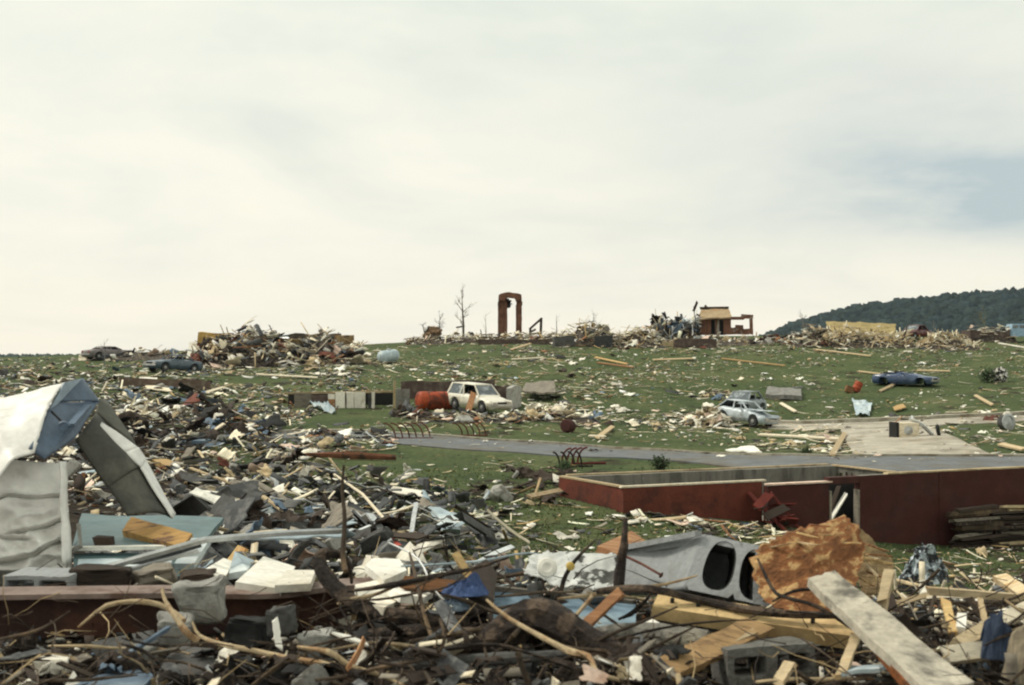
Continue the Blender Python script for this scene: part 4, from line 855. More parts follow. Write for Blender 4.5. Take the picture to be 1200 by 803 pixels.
# --- teal panels beneath
tw = empty('teal_sheet_metal', P(165, 660, 5.8), 'pale teal metal panel with white rails lying under the folded wreck', 'panel')
mb = MB(); mb.patch(P(84, 639, 5.7), P(236, 637, 5.75), P(262, 607, 6.7), P(96, 602, 6.75), 16, 10, .012, 3, .025); mb.build('sheet', 'teal', tw)
mb = MB(); mb.patch(P(86, 672, 5.3), P(222, 676, 5.3), P(236, 650, 5.7), P(86, 647, 5.72), 16, 10, .012, 3, .025); mb.build('sheet', 'teal', tw)
mb = MB(); mb.bar(P(84, 643, 5.66), P(205, 641, 5.68), .04, .018, seg=6, jit=.004); mb.build('white_rail', 'white', tw)
mb = MB(); mb.patch(P(90, 664, 5.35), P(200, 664, 5.36), P(202, 656, 5.5), P(92, 655, 5.5), 8, 3, .01, 4, .02); mb.build('white_strip', 'lblue', tw)
mb = MB(); mb.bar(P(216, 664, 5.35), P(236, 634, 5.6), .09, .03); mb.build('bracket', 'lblue', tw)
mb = MB(); mb.patch(P(143, 621, 5.95), P(213, 641, 5.55), P(226, 625, 5.72), P(154, 606, 6.15), 14, 5, .006, 6, .035, ragged=.02); fthing('ochre_board', mb, mat('ochre_board_wood', (.37, .22, .075), grain=(3, 9, 9), rnd=0, c2=(.13, .07, .04), c2lo=.52, c2hi=.62, c2scale=2.2, scale=3), 'ochre splintered board lying on the teal panel', 'board')
mb = MB(); mb.box(P(123, 634, 5.72), (.08, .06, .05), jit=.01); fthing('charred_block', mb, 'darkw', 'small charred block on the teal panel left of the ochre board', 'block')
# long rails and rods
for pts, r_, mt, lb in (([(-20, 702, 4.9), (100, 672, 5.1), (240, 633, 5.3), (330, 625, 5.6), (400, 622, 6.)], .016, 'metal', 'long silvery rail crossing in front of the teal panel'),
                        ([(-20, 699, 5.), (60, 682, 5.2), (150, 662, 5.4), (235, 637, 5.45)], .02, 'shing', 'dark rail running just above the long silvery rail'),
                        ([(20, 694, 4.95), (120, 676, 5.1), (232, 646, 5.3)], .010, 'metal', 'thin pale rod under the long silvery rail'),
                        ([(40, 672, 5.6), (95, 640, 5.6), (92, 615, 5.7)], .012, 'conc', 'thin bent strut beside the crumpled white sheet')):
    mb = MB(); mb.tube([P(*q) for q in pts], r_, 6, 0, .1); fthing('metal_rail', mb, mt, lb, 'rail')
mb = MB(); mb.patch(P(240, 631.5, 5.6), P(400, 627, 6.3), P(402, 622, 6.4), P(262, 627, 5.8), 14, 3, .02, 3, .008); fthing('flattened_pipe', mb, 'lblue', 'flattened pale blue-grey pipe lying across behind the white slabs', 'pipe')
# --- rusty beam
bm = empty('rusty_beam', P(230, 770, 4.6), 'long dark rusty steel beam with pale top flange lying across the left foreground', 'beam')
rbrown = mat('rust_brown', (.05, .025, .02), c2=(.10, .045, .03), c2scale=2, rnd=0, scale=6, bump=.5, rough=.8)
flm = mat('worn_flange', (.22, .165, .14), c2=(.13, .08, .06), c2scale=6, rnd=0, rough=.7)
def strip_along(path, wd, th, mt, nm, parent, tiltv=(0, 1, 0)):
    mb = MB(); vs = []; fs = []; tv = Vector(tiltv)
    for i, p in enumerate(path):
        p = Vector(p); vs += [p-tv*wd/2, p+tv*wd/2, p+tv*wd/2-Vector((0, 0, th)), p-tv*wd/2-Vector((0, 0, th))]
        if i: o = 4*i; fs += [(o-4+q, o-4+(q+1) % 4, o+(q+1) % 4, o+q) for q in range(4)]
    n_ = len(path)-1; fs += [(3, 2, 1, 0), (4*n_, 4*n_+1, 4*n_+2, 4*n_+3)]; mb.add(vs, fs); return mb.build(nm, mt, parent)
tp = [P(x, y, Y) for x, y, Y in ((-90, 694, 4.75), (0, 692.5, 4.75), (120, 691, 4.8), (235, 690, 4.85), (300, 692, 4.9), (345, 690, 4.95), (390, 683, 5.05), (470, 678, 5.3))]
strip_along(tp, .17, .02, flm, 'top_flange', bm)
strip_along([p+Vector((0, .02, -.019)) for p in tp], .02, .24, rbrown, 'web', bm)
strip_along([p+Vector((0, -.01, -.255)) for p in tp], .2, .02, rbrown, 'bottom_flange', bm)
# --- helper shapes for masonry, branches
def chunk(c, size, sub=2, amp=.16, rot=None, seed=None):
    v0, f0 = ICO[sub]; seed = random.random()*50 if seed is None else seed; mb = MB(); vs = []
    rot = rot or Euler((random.uniform(-.6, .6), random.uniform(-.6, .6), random.uniform(0, 3))).to_matrix(); e = .27
    for p in v0:
        q = Vector([math.copysign(abs(a)**e, a) for a in p]); d = 1+noise.noise(q*1.1+Vector((seed, 0, 0)))*amp*2+noise.noise(q*3.7+Vector((0, seed, 0)))*amp*.5
        q = Vector((q.x*size[0]/2, q.y*size[1]/2, q.z*size[2]/2))*d; vs.append(rot @ q+Vector(c))
    return mb.add(vs, f0)
blockm = mat('grey_block_concrete', (.30, .315, .32), c2=(.22, .225, .22), c2scale=7, c2lo=.55, c2hi=.75, scale=40, var=.12, bump=.35, rnd=.08, bscale=60)
def cinder(name, c, rot, size, label, holes=2, oval=False, mt=None, wall=.035):
    """hollow block: local x long, z height, cores run along local y"""
    L_, D_, H_ = size; c = Vector(c); mb = MB(); n = 28; hw_ = (L_-wall*(holes+1))/holes; hh = H_-2*wall*1.1
    def ring(cx, hx, hz, y):
        out_ = []
        for k_ in range(n):
            a = 2*math.pi*(k_+.5)/n; e_ = .75 if oval else .28
            out_.append(Vector((cx+math.copysign(abs(math.cos(a))**e_, math.cos(a))*hx, y, math.copysign(abs(math.sin(a))**e_, math.sin(a))*hz)))
        return out_
    def cellring(cx, hx, hz, y):   # matching ring on the cell's rectangle
        out_ = []
        for k_ in range(n):
            a = 2*math.pi*(k_+.5)/n; cs, sn = math.cos(a), math.sin(a); k2 = 1/max(abs(cs), abs(sn)); out_.append(Vector((cx+cs*k2*hx, y, sn*k2*hz)))
        return out_
    cell = L_/holes; ys = [-D_/2, -D_/2+.012, D_/2-.012, D_/2]
    for h in range(holes):
        cx = -L_/2+cell*(h+.5)
        rings = [cellring(cx, cell/2, H_/2, ys[0]), ring(cx, hw_/2+.006, hh/2+.006, ys[0]), ring(cx, hw_/2, hh/2, ys[1]), ring(cx, hw_/2, hh/2, ys[2]), cellring(cx, cell/2, H_/2, ys[3])]
        vs = [rot @ (q+Vector([noise.noise(q*30+Vector((i_, 0, 0)))*.004 for i_ in range(3)]))+c for r__ in rings for q in r__]; fs = []
        for r__ in range(len(rings)-1):
            for k_ in range(n): fs.append((r__*n+k_, r__*n+(k_+1) % n, (r__+1)*n+(k_+1) % n, (r__+1)*n+k_))
        for k_ in range(n):
            a = 2*math.pi*(k_+.5)/n; b_ = 2*math.pi*(k_+1.5)/n
            fs.append((k_, 4*n+k_, 4*n+(k_+1) % n, (k_+1) % n))
        mb.add(vs, fs)
    return fthing(name, mb, mt or blockm, label, 'concrete block')
def E3(x, y, z): return Euler((R(x), R(y), R(z))).to_matrix()
# the big block with two oval cores: its long plain side faces left-front, the cored end faces us on the right
cb = empty('concrete_block', P(790, 708, 4.6), 'large grey concrete block on its side showing two dark oval holes', 'concrete block')
# cored face
def holed_face(mbx, quad, holes_, nrm_depth, n=32):
    """bilinear face with oval holes: quad=(bl,br,tr,tl); holes=[(u0,u1,v0,v1)]; each cell is one column strip"""
    bl, br, tr_, tl = [Vector(q) for q in quad]; f_ = lambda u, v: bl*(1-u)*(1-v)+br*u*(1-v)+tr_*u*v+tl*(1-u)*v
    cuts = [0]+[(holes_[i][1]+holes_[i+1][0])/2 for i in range(len(holes_)-1)]+[1]; d = Vector(nrm_depth)
    for i, (u0, u1, v0, v1) in enumerate(holes_):
        c0, c1 = cuts[i], cuts[i+1]; outer = []; inner = []; rim = []
        for k_ in range(n):
            a = 2*math.pi*(k_+.5)/n; cs, sn = math.cos(a), math.sin(a); k2 = 1/max(abs(cs), abs(sn))
            uo = (c0+c1)/2+cs*k2*(c1-c0)/2; vo = .5+sn*k2*.5; e_ = .78
            ui = (u0+u1)/2+math.copysign(abs(cs)**.85, cs)*(u1-u0)/2; vi = (v0+v1)/2+math.copysign(abs(sn)**e_, sn)*(v1-v0)/2
            outer.append(f_(uo, vo)); rim.append(f_((u0+u1)/2+(ui-(u0+u1)/2)*1.05, (v0+v1)/2+(vi-(v0+v1)/2)*1.05)); inner.append(f_(ui, vi)+d*.06)
        deep = [p+d*.9 for p in inner]; vs = outer+rim+inner+deep; fs = []
        for r__ in range(3):
            for k_ in range(n): fs.append((r__*n+k_, r__*n+(k_+1) % n, (r__+1)*n+(k_+1) % n, (r__+1)*n+k_))
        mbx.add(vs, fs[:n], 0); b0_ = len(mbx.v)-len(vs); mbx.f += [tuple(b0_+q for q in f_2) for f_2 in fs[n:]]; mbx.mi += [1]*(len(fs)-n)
TL, TR = P(826, 626, 4.72), P(897, 641, 4.6); BL, BR = P(802, 690, 4.62), P(892, 709, 4.48)
BLL, TLL = P(727, 694, 5.05), P(732, 643, 5.2)
dep = Vector((.05, .42, -.10))
mb = MB(); holed_face(mb, (BL, BR, TR, TL), [(.16, .58, .1, .93), (.68, 1.10, .06, .9)], dep); mb.build('cored_face', [blockm, mat('shaded_core', (.03, .03, .029), rnd=0, bump=.3)], cb)  # near-black hole lining: the shade inside the cores is put into the colour
mb = MB(); mb.patch(BLL, BL, TL, TLL, 24, 14, .0015, 14, .03, fn=lambda u, v: -.03*math.sin(math.pi*min(1, u*1.02))**2*(.5+.5*v)); mb.build('side_face', blockm, cb, smooth=True)
mb = MB(); mb.patch(TLL, TL, TL+dep, TLL+dep, 16, 8, .003, 14, .03); mb.build('top_face', blockm, cb)
mb = MB(); mb.patch(TL, TR, TR+dep, TL+dep, 10, 8, .003, 14, .03); mb.build('top_face', blockm, cb)
mb = MB(); mb.patch(BR+dep, TR+dep, TR, BR, 8, 8, .01, 14, .03); mb.build('end_face', blockm, cb)
mb = MB(); mb.patch(TLL+dep, TL+dep, BL+dep, BLL+dep, 8, 8, .01, 14, .03); mb.patch(TL+dep, TR+dep, BR+dep, BL+dep, 8, 8, .01, 14, .03); mb.build('back_face', blockm, cb)
mb = MB(); mb.bar(TLL+Vector((-.01, -.012, .004)), TL+Vector((-.03, -.012, .004)), .03, .022, seg=14, jit=.003); mb.build('lip', blockm, cb)
mb = MB(); mb.tube([P(733, 652, 4.95), P(752, 661, 4.9), P(773, 673, 4.78)], .006, 6); mb.lathe(P(773, 673, 4.78), (.5, -.4, -.3), [(0, .004), (.008, .014), (.014, .004)], 8); fthing('bent_nail_rod', mb, 'rust', 'thin dark rod leaning across the side of the oval-holed block', 'rod')
# other blocks
cinder('cinder_block', P(893, 775, 3.95), E3(-8, -3, 6), (.29, .22, .12), 'dark cinder block with two square holes at the bottom right of centre', 2, False, mat('sooty_block', (.16, .158, .145), c2=(.09, .085, .075), c2scale=4, scale=20, bump=.9, rnd=0, bscale=60), .03)
cinder('cinder_block', P(893, 736, 4.3), E3(5, 20, 50), (.13, .12, .10), 'short broken hollow block just above the two-hole cinder block', 1, False, mat('mid_block', (.20, .195, .18), c2=(.12, .115, .1), c2scale=4, scale=20, bump=.9, rnd=0, bscale=60), .02)
cinder('cinder_block', P(55, 682, 5.0), E3(0, 0, -4), (.28, .2, .085), 'grey two-hole block on top of the beam at the far left', 2, False, None, .02)
for lb, c, s_, mt in (('squarish pale concrete chunk resting on the beam', P(236, 708, 4.55), (.17, .15, .14), 'conc'), ('lower lumpy pale chunk under the squarish one', P(206, 744, 4.4), (.12, .12, .11), 'conc'),
                      ('dark brown brick block standing on the beam behind the rail', P(118, 681, 5.05), (.27, .15, .1), 'darkw'), ('weathered brown block right of the dark brick block', P(182, 680, 5.1), (.16, .12, .08), 'weath'),
                      ('dark oblong block with pale top right on the beam', P(232, 683, 5.05), (.14, .14, .08), 'darkw'), ('smooth pale stone near the bottom left', P(61, 783, 4.05), (.1, .09, .06), 'paper'),
                      ('rounded grey stone under the dark slab corner', P(165, 772, 4.15), (.09, .09, .08), 'conc'), ('tall lumpy dark chunk in the middle of the lower left heap', P(330, 732, 4.3), (.08, .08, .1), 'concd'), ('dark block shadowed under the lumpy chunk', P(292, 744, 4.45), (.15, .12, .1), 'black'),
                      ('broken grey masonry piece right of the lumpy chunk', P(370, 754, 4.3), (.12, .1, .07), 'conc')):
    fthing('masonry_chunk', chunk((0, 0, 0), s_, 3, .17, Euler((random.uniform(-.12, .12), random.uniform(-.15, .15), random.uniform(-.3, .3))).to_matrix()), mt, lb, 'masonry chunk').location = c-Vector((0, 0, s_[2]/2))
def ftube(name, pts, rads, mt, label, cat='branch', n=9, wob=.14, sub=3):
    p = [P(*q) for q in pts]; q = []; rr = []          # smooth the path
    for i in range(len(p)-1):
        a, b, c, d = p[max(i-1, 0)], p[i], p[i+1], p[min(i+2, len(p)-1)]
        for k_ in range(sub):
            t = k_/sub; q.append(.5*((2*b)+(c-a)*t+(2*a-5*b+4*c-d)*t*t+(3*b-a-3*c+d)*t**3)); rr.append(rads[i]*(1-t)+rads[i+1]*t)
    q.append(p[-1]); rr.append(rads[-1]); mb = MB(); mb.tube(q, rr, n, 0, wob); return fthing(name, mb, mt, label, cat, smooth=False)
ftube('curved_root', [(412, 684, 4.66), (411, 668, 4.66), (406, 655, 4.68), (392, 649, 4.68), (379, 650, 4.65), (374, 661, 4.62), (391, 687, 4.55), (413, 707, 4.5), (443, 719, 4.45), (480, 723, 4.4), (545, 728, 4.35)], [.006, .008, .011, .018, .024, .028, .032, .034, .032, .028, .02], 'barkd', 'thick dark root curving up like a hook left of centre')
ftube('thick_log', [(430, 745, 4.4), (500, 742, 4.3), (560, 752, 4.15), (600, 735, 4.15), (632, 722, 4.15), (668, 738, 4.1), (700, 758, 4.05), (760, 785, 3.9), (800, 800, 3.8)], [.02, .032, .048, .058, .062, .06, .05, .04, .03], 'barkd', 'dark humped log across the lower middle of the heap', 'log', 14, .16)
ftube('peeled_branch', [(225, 728, 4.0), (234, 745, 3.98), (262, 756, 3.95), (300, 763, 3.92), (350, 774, 3.88), (409, 780, 3.85)], [.003, .006, .008, .009, .011, .008], 'peeled', 'pale yellow peeled branch lying across the lower left foreground')
ftube('thin_branch', [(92, 735, 4.2), (125, 710, 4.15), (165, 705, 4.15), (195, 712, 4.15), (215, 728, 4.1)], [.004, .008, .009, .009, .012], 'peeled', 'thin tan branch arching in front of the dark beam')
ftube('thin_branch', [(190, 690, 4.2), (194, 705, 4.15), (205, 722, 4.1), (218, 740, 4.05), (232, 752, 4.05)], [.005, .007, .01, .012, .012], 'peeled', 'forked tan branch crossing the squarish pale chunk')
ftube('peeled_branch', [(570, 703, 4.0), (590, 720, 3.95), (612, 734, 3.9), (645, 752, 3.8), (668, 764, 3.75), (690, 770, 3.7), (702, 790, 3.6), (742, 800, 3.6)], [.004, .007, .008, .009, .012, .010, .008, .006], 'peeled', 'twisted pale branch crossing the humped log')
ftube('upright_stick', [(403, 545, 4.75), (401, 575, 4.75), (404, 610, 4.7), (402, 650, 4.65), (405, 670, 4.6)], [.005, .007, .009, .01, .012], 'bark', 'thin brown stick standing upright left of centre')
ftube('short_post', [(733, 608, 4.6), (731, 640, 4.55), (727, 668, 4.55), (724, 705, 4.5)], [.008, .017, .02, .022], 'barkd', 'dark splintered post standing before the oval-holed block', 'post')
ftube('dark_pipe', [(452, 784, 3.95), (510, 778, 3.98), (590, 772, 4.0), (660, 768, 4.05)], [.02, .021, .021, .018], 'concd', 'dark grey pipe lying low in the middle foreground', 'pipe')
ftube('long_stick', [(480, 752, 4.1), (540, 742, 4.1), (600, 730, 4.2), (650, 712, 4.3)], [.007, .009, .008, .006], 'bark', 'slim brown stick across the lower middle heap')
ftube('long_stick', [(480, 648, 4.8), (488, 680, 4.5), (497, 720, 4.25), (508, 752, 4.1), (520, 780, 3.9)], [.005, .007, .008, .008, .006], 'bark', 'slim brown stick leaning upright left of the blue cloth')
ftube('curved_wire', [(455, 636, 4.9), (490, 655, 4.8), (508, 690, 4.6), (530, 712, 4.4)], [.004, .004, .004, .004], 'metal', 'curved pale wire looping left of the blue cloth', 'wire', 6, 0)
ftube('curved_wire', [(470, 664, 5.1), (560, 658, 5.2), (620, 648, 5.4), (665, 660, 5.3)], [.005, .006, .005, .005], 'lblue', 'long pale wire running left of the white crumpled plastic', 'wire', 6, 0)
ftube('mossy_log', [(690, 748, 4.3), (740, 742, 4.25), (790, 748, 4.15), (830, 752, 4.1)], [.03, .04, .045, .04], mat('grey_log', (.2, .19, .165), rnd=0, c2=(.3, .27, .2), bump=1, scale=12), 'grey lichened log end below the timber with nails', 'log', 12, .1)
ftube('black_stick', [(700, 693, 4.5), (760, 690, 4.4), (830, 706, 4.35), (900, 718, 4.2), (990, 722, 4.1)], [.012, .014, .016, .016, .01], 'barkd', 'long black stick lying under the oval-holed block')
ftube('black_twig', [(888, 655, 4.3), (905, 690, 4.2), (920, 700, 4.1), (960, 712, 4.0), (1010, 745, 3.9)], [.004, .007, .007, .007, .004], 'barkd', 'crooked black twig in front of the orange particleboard', 'twig', 7)
ftube('black_twig', [(905, 705, 4.15), (930, 693, 4.1), (960, 690, 4.1), (1010, 688, 4.0)], [.004, .006, .006, .003], 'barkd', 'thin black twig branching across the weathered plank end', 'twig', 7)
for i in range(84):
    px0 = random.uniform(-20, 1180); Y0 = random.uniform(3.6, 4.9); y0_ = random.uniform(745, 800) if Y0 < 4.2 else random.uniform(690, 730); L_ = random.uniform(60, 210); an = random.gauss(0, .45)
    if 820 < px0+L_/2 < 1150 and y0_ < 760 or y0_ < 740 and px0 < 330: continue
    pts_ = [(px0, y0_, Y0)]
    for k_ in range(4): an += random.gauss(0, .22); pts_.append((pts_[-1][0]+L_/4*math.cos(an), pts_[-1][1]+L_/4*math.sin(an)*.6, Y0+random.uniform(-.05, .05)))
    r0_ = random.uniform(.003, .010); mt_ = random.choice(['bark', 'barkd', 'peeled', 'bark']); wh_ = 'lower' if y0_ > 740 else 'upper'; sd_ = 'left' if px0 < 400 else 'middle' if px0 < 800 else 'right'
    o_ = ftube('slender_branch', pts_, [r0_*.5, r0_, r0_*.9, r0_*.7, r0_*.4], mt_, {'bark': 'brown', 'barkd': 'blackish', 'peeled': 'tan'}[mt_]+f' slender branch across the {wh_} {sd_} of the near heap')
    o_['group'] = o_['label'].replace('branch', 'branches')
# timbers
def plank(name, a, b, wd, th, mt, label, roll=0., jit=.006, seg=8, cat='board', sag=0.):
    mb = MB(); mb.bar(P(*a), P(*b), wd, th, roll=roll, jit=jit, seg=seg, sag=sag); return fthing(name, mb, mt, label, cat)
nt_ = empty('nailed_timber', P(885, 740, 4.3), 'long yellow pine timber with nail holes running below the oval-holed block', 'timber')
mb = MB(); mb.bar(P(770, 710, 4.45), P(1000, 744, 4.1), .10, .055, roll=.35, jit=.006, seg=10); mb.build('beam', mat('fresh_pine', (.58, .42, .21), scale=7, rnd=0, c2=(.2, .09, .035), c2lo=.56, c2hi=.7, c2scale=1.5), nt_)
for k_ in (.08, .22, .42, .8):
    mb = MB(); q = P(770, 710, 4.45).lerp(P(1000, 744, 4.1), k_)+Vector((0, -.02, .035)); mb.lathe(q, (0, -.4, 1), [(-.02, .008), (.004, .008), (.006, .003)], 8); mb.build('nail', 'black', nt_)
wk = mat('grey_weathered_plank', (.46, .42, .34), rnd=0, c2=(.13, .12, .10), c2scale=7, c2lo=.5, c2hi=.64, scale=9, bump=.4)
PLK = MB(); PLK.patch(P(1088, 812, 3.28), P(1142, 800, 3.36), P(978, 668, 4.05), P(947, 678, 4.0), 6, 30, .006, 6, .03, ragged=.012); fthing('weathered_plank', PLK, wk, 'wide weathered grey plank slanting down to the bottom right corner', 'board')
PLK = MB(); PLK.patch(P(1064, 806, 3.36), P(1088, 790, 3.42), P(1032, 738, 3.7), P(1020, 748, 3.62), 4, 12, .006, 8, .03, ragged=.02); fthing('rust_brown_board', PLK, mat('rust_brown_wood', (.22, .075, .022), grain=G3, rnd=0, c2=(.12, .045, .02)), 'red-brown board under the wide weathered plank', 'board')
plank('slanting_board', (780, 785, 3.75), (888, 735, 4.1), .085, .03, mat('split_pine', (.36, .23, .11), grain=G3, rnd=0, c2=(.18, .11, .06), c2scale=3), 'split brown board slanting up to the short hollow block', roll=.5, jit=.015)
plank('slanting_board', (786, 781, 3.8), (880, 743, 4.05), .04, .03, 'pine', 'pale splintered face along the split brown board', roll=.3, jit=.01)
plank('rusty_stick', (682, 737, 4.1), (726, 695, 4.3), .035, .02, 'orange', 'short red-brown stick leaning in front of the blue panel', roll=.3)
plank('rusty_stick', (661, 738, 4.1), (693, 700, 4.3), .010, .010, 'peeled', 'thin tan stick left of the short red-brown stick')
plank('tan_board', (1085, 692, 4.9), (1215, 702, 5.0), .04, .03, 'pine', 'long thin tan board lying along the grass edge at the right', jit=.01)
plank('tan_board', (1122, 757, 4.0), (1160, 735, 4.2), .05, .03, 'pine', 'short tan board end below the long thin tan board', roll=.4)
plank('tan_board', (1155, 737, 4.25), (1215, 708, 4.6), .05, .03, 'cream', 'tan board rising to the right edge of the picture', roll=.4)
plank('pale_board', (1108, 768, 3.85), (1158, 762, 3.9), .06, .02, 'cream', 'pale cream offcut below the small white tile', roll=.8)
plank('stub_stick', (1108, 705, 4.3), (1117, 742, 4.1), .03, .02, 'yellow', 'short yellow stick standing among the rubbish right of the plank')
plank('stub_stick', (1149, 705, 4.3), (1156, 735, 4.2), .018, .015, 'peeled', 'thin yellow stick near the dark blue cloth')
plank('orange_stick', (1042, 672, 4.3), (1034, 708, 4.2), .035, .025, 'pine', 'short splintered stick by the right edge of the particleboard')
plank('tan_board', (1172, 677, 5.6), (1215, 706, 5.0), .06, .03, 'pine', 'tan board slanting at the right edge of the grass', roll=.3)
plank('brown_batten', (474, 683, 4.6), (540, 690, 4.6), .05, .03, 'orange', 'orange-brown batten left of the blue cloth', roll=1.)
plank('light_stick', (535, 650, 4.7), (550, 677, 4.6), .03, .015, 'yellow', 'short ochre stick standing behind the blue cloth')
plank('white_strip', (322, 726, 4.2), (327, 758, 4.15), .022, .008, 'white', 'thin white strip standing against the lumpy dark chunk', cat='strip')
plank('blue_pipe', (137, 775, 4.0), (196, 737, 4.2), .016, .014, 'blue', 'slim blue-grey pipe slanting before the rusty beam', cat='pipe')
plank('yellow_splinter', (985, 794, 3.6), (1003, 745, 3.9), .03, .015, 'pine', 'short pale stick leaning below the nailed timber')
plank('cream_splinter', (912, 800, 3.6), (926, 778, 3.7), .035, .02, 'pine', 'pale splinter before the two-hole cinder block')
mb = MB(); mb.patch(P(985, 786, 3.6), P(1030, 781, 3.6), P(1042, 777, 3.7), P(992, 780, 3.75), 6, 3, .01, 8, .012); fthing('pale_shard', mb, 'lblue', 'flat pale bluish shard left of the red-brown board', 'shard')
# orange particleboard, torn
obm = mat('orange_particleboard', (.235, .095, .034), rnd=0, scale=3.4, var=.6, c2=(.40, .25, .11), c2scale=3.5, c2lo=.52, c2hi=.58, bump=.9, bscale=14, grain=(1.6, 5, 7), turn=(0, R(38), 0))
ob_ = empty('torn_particleboard', P(965, 720, 4.3), 'large torn orange-brown particleboard standing in the right foreground', 'board')
def torn(poly, ctr, thick, mt, nm, rag=.02, rings=7, dome=.05):
    c = Vector(P(*ctr)); pp = [P(*q) for q in poly]; edge = []
    for i in range(len(pp)):
        a, b = pp[i], pp[(i+1) % len(pp)]
        for k_ in range(7): q = a.lerp(b, k_/7); q = q+(q-c).normalized()*random.uniform(-rag, rag); edge.append(q)
    n_ = len(edge); vs = []; fs = []
    for lay in (0, 1):
        for r__ in range(rings):
            t = 1-r__/rings
            for e_ in edge: q = c.lerp(e_, t); d = noise.noise(q*5)*.006+noise.noise(Vector((q.x*10+q.z*10, q.x*30-q.z*30, 2)))*.007+dome*(1-t)*noise.noise(q*3); vs.append(q+Vector((0, -d-(.0 if lay == 0 else -thick), 0)))
        vs.append(c+Vector((0, thick*lay, 0)))
    for lay in (0, 1):
        o = lay*(n_*rings+1)
        for r__ in range(rings-1):
            for k_ in range(n_): q = (o+r__*n_+k_, o+r__*n_+(k_+1) % n_, o+(r__+1)*n_+(k_+1) % n_, o+(r__+1)*n_+k_); fs.append(q if lay == 0 else q[::-1])
        for k_ in range(n_): q = (o+(rings-1)*n_+k_, o+(rings-1)*n_+(k_+1) % n_, o+rings*n_); fs.append(q if lay == 0 else q[::-1])
    o = n_*rings+1
    for k_ in range(n_): fs.append((k_, o+k_, o+(k_+1) % n_, (k_+1) % n_))
    mb = MB(); mb.add(vs, fs); return mb.build(nm, mt, ob_)
torn([(882, 656, 4.5), (893, 641, 4.55), (920, 626, 4.6), (956, 616, 4.7), (990, 606, 4.78), (1008, 618, 4.75), (1012, 650, 4.66), (1002, 690, 4.45), (975, 722, 4.3), (935, 724, 4.25), (893, 702, 4.35)], (948, 668, 4.47), .03, obm, 'face', .014, 9, .02)
torn([(995, 612, 4.85), (1018, 628, 4.85), (1048, 658, 4.85), (1040, 700, 4.7), (1015, 700, 4.7), (1000, 650, 4.8)], (1022, 665, 4.75), .03, mat('split_plywood', (.30, .21, .11), rnd=0, c2=(.45, .33, .16), c2scale=5, bump=1, grain=(2, 2, 9)), 'torn_edge', .012)
for i in range(18):
    t = random.random()**.5; x = 885+t*140; y = 634+random.random()**2*50-22*math.sin(t*3)+random.uniform(-3, 6); mb = MB(); x0, y0 = x, y+random.uniform(4, 16)
    mb.bar(P(x0, y0, 4.55+.1*t), P(x0+random.uniform(12, 34), y0-random.uniform(-2, 16)+t*18, 4.5+.1*t), random.uniform(.006, .016), .005, jit=.005, seg=3); mb.build('splinter', random.choice([obm, M['yellow'], M['pine'], obm]), ob_)
# blue panel, cloth, plastic, tiles
pn = empty('blue_grey_sheet', P(640, 735, 4.7), 'blue-grey panel with pale upper edge behind the humped log', 'panel')
mb = MB(); mb.patch(P(578, 728, 4.45), P(745, 745, 4.4), P(745, 708, 4.75), P(580, 691, 4.8), 16, 6, .012, 4, .02); mb.build('sheet', mat('panel_blue', (.16, .235, .30), rnd=0, c2=(.24, .31, .35)), pn)
mb = MB(); mb.bar(P(578, 691, 4.8), P(745, 708, 4.76), .03, .03, jit=.005, seg=10); mb.build('edge_trim', 'weath', pn)
def rag(c, r, sq, mt, label, name='crumpled_rag', cat='cloth', sub=4, amp=.42, fr=1.9):
    mb = MB(); s0_ = random.random()*30; n_ = 44; vs = []; fs = []
    for lay in (0, 1):
        for j in range(n_+1):
            for i in range(n_+1):
                u, v = i/n_*2-1, j/n_*2-1; a_ = math.atan2(v, u); rr_ = max(abs(u), abs(v)); ed = 1+.28*noise.noise(Vector((math.cos(a_)*1.6, math.sin(a_)*1.6, s0_)))+.1*noise.noise(Vector((math.cos(a_)*6, math.sin(a_)*6, s0_)))
                x_, y_ = math.cos(a_)*rr_*ed, math.sin(a_)*rr_*ed; q = Vector((x_*fr*.8+s0_, y_*fr*.8, s0_)); fall = 1-rr_**3
                z_ = 1.55*sq[2]*(1-rr_**2.4)*(1+.5*noise.noise(q))-fall*amp*(1.5*abs(noise.noise(q*1.9))+.8*abs(noise.noise(q*4.3+Vector((4, 4, 4))))+.3*abs(noise.noise(q*9)))
                vs.append(Vector((x_*sq[0]*r+.25*r*fall*noise.noise(q*2.3), y_*sq[1]*r+.25*r*fall*noise.noise(q*2.3+Vector((9, 1, 1))), z_*r-(.04*r if lay else 0))))
    W_ = n_+1; o0 = W_*W_
    for j in range(n_):
        for i in range(n_): a = j*W_+i; fs += [(a, a+1, a+W_+1, a+W_), (o0+a, o0+a+W_, o0+a+W_+1, o0+a+1)]
    mb.add(vs, fs); o = fthing(name, mb, mt, label, cat); o.location = Vector(c)-Vector((0, 0, r*.6*sq[2])); return o
rag(P(545, 688, 4.5), .07, (1.3, .9, .6), mat('blue_cloth', (.055, .09, .20), rnd=0, bump=.3), 'blue cloth draped on the rubble in the centre foreground')
rag(P(530, 708, 4.45), .05, (1.3, .9, .6), 'blue', 'small grey-blue cloth scrap just below the blue cloth')
rag(P(1168, 750, 3.9), .085, (.8, .7, 1.0), mat('navy_cloth', (.035, .05, .085), rnd=0, bump=.3), 'dark navy cloth hanging near the right edge')
rag(P(1200, 770, 3.6), .09, (.7, .7, 1.3), mat('tan_sack', (.24, .20, .14), rnd=0), 'tan sack at the lower right edge', 'sack', 'sack', 3, .15, 1)
foilm = mat('silver_foil', (.50, .56, .60), metal=.4, rough=.4, rnd=0, c2=(.03, .035, .04), c2scale=5, c2lo=.46, c2hi=.54, bump=.8, scale=8)
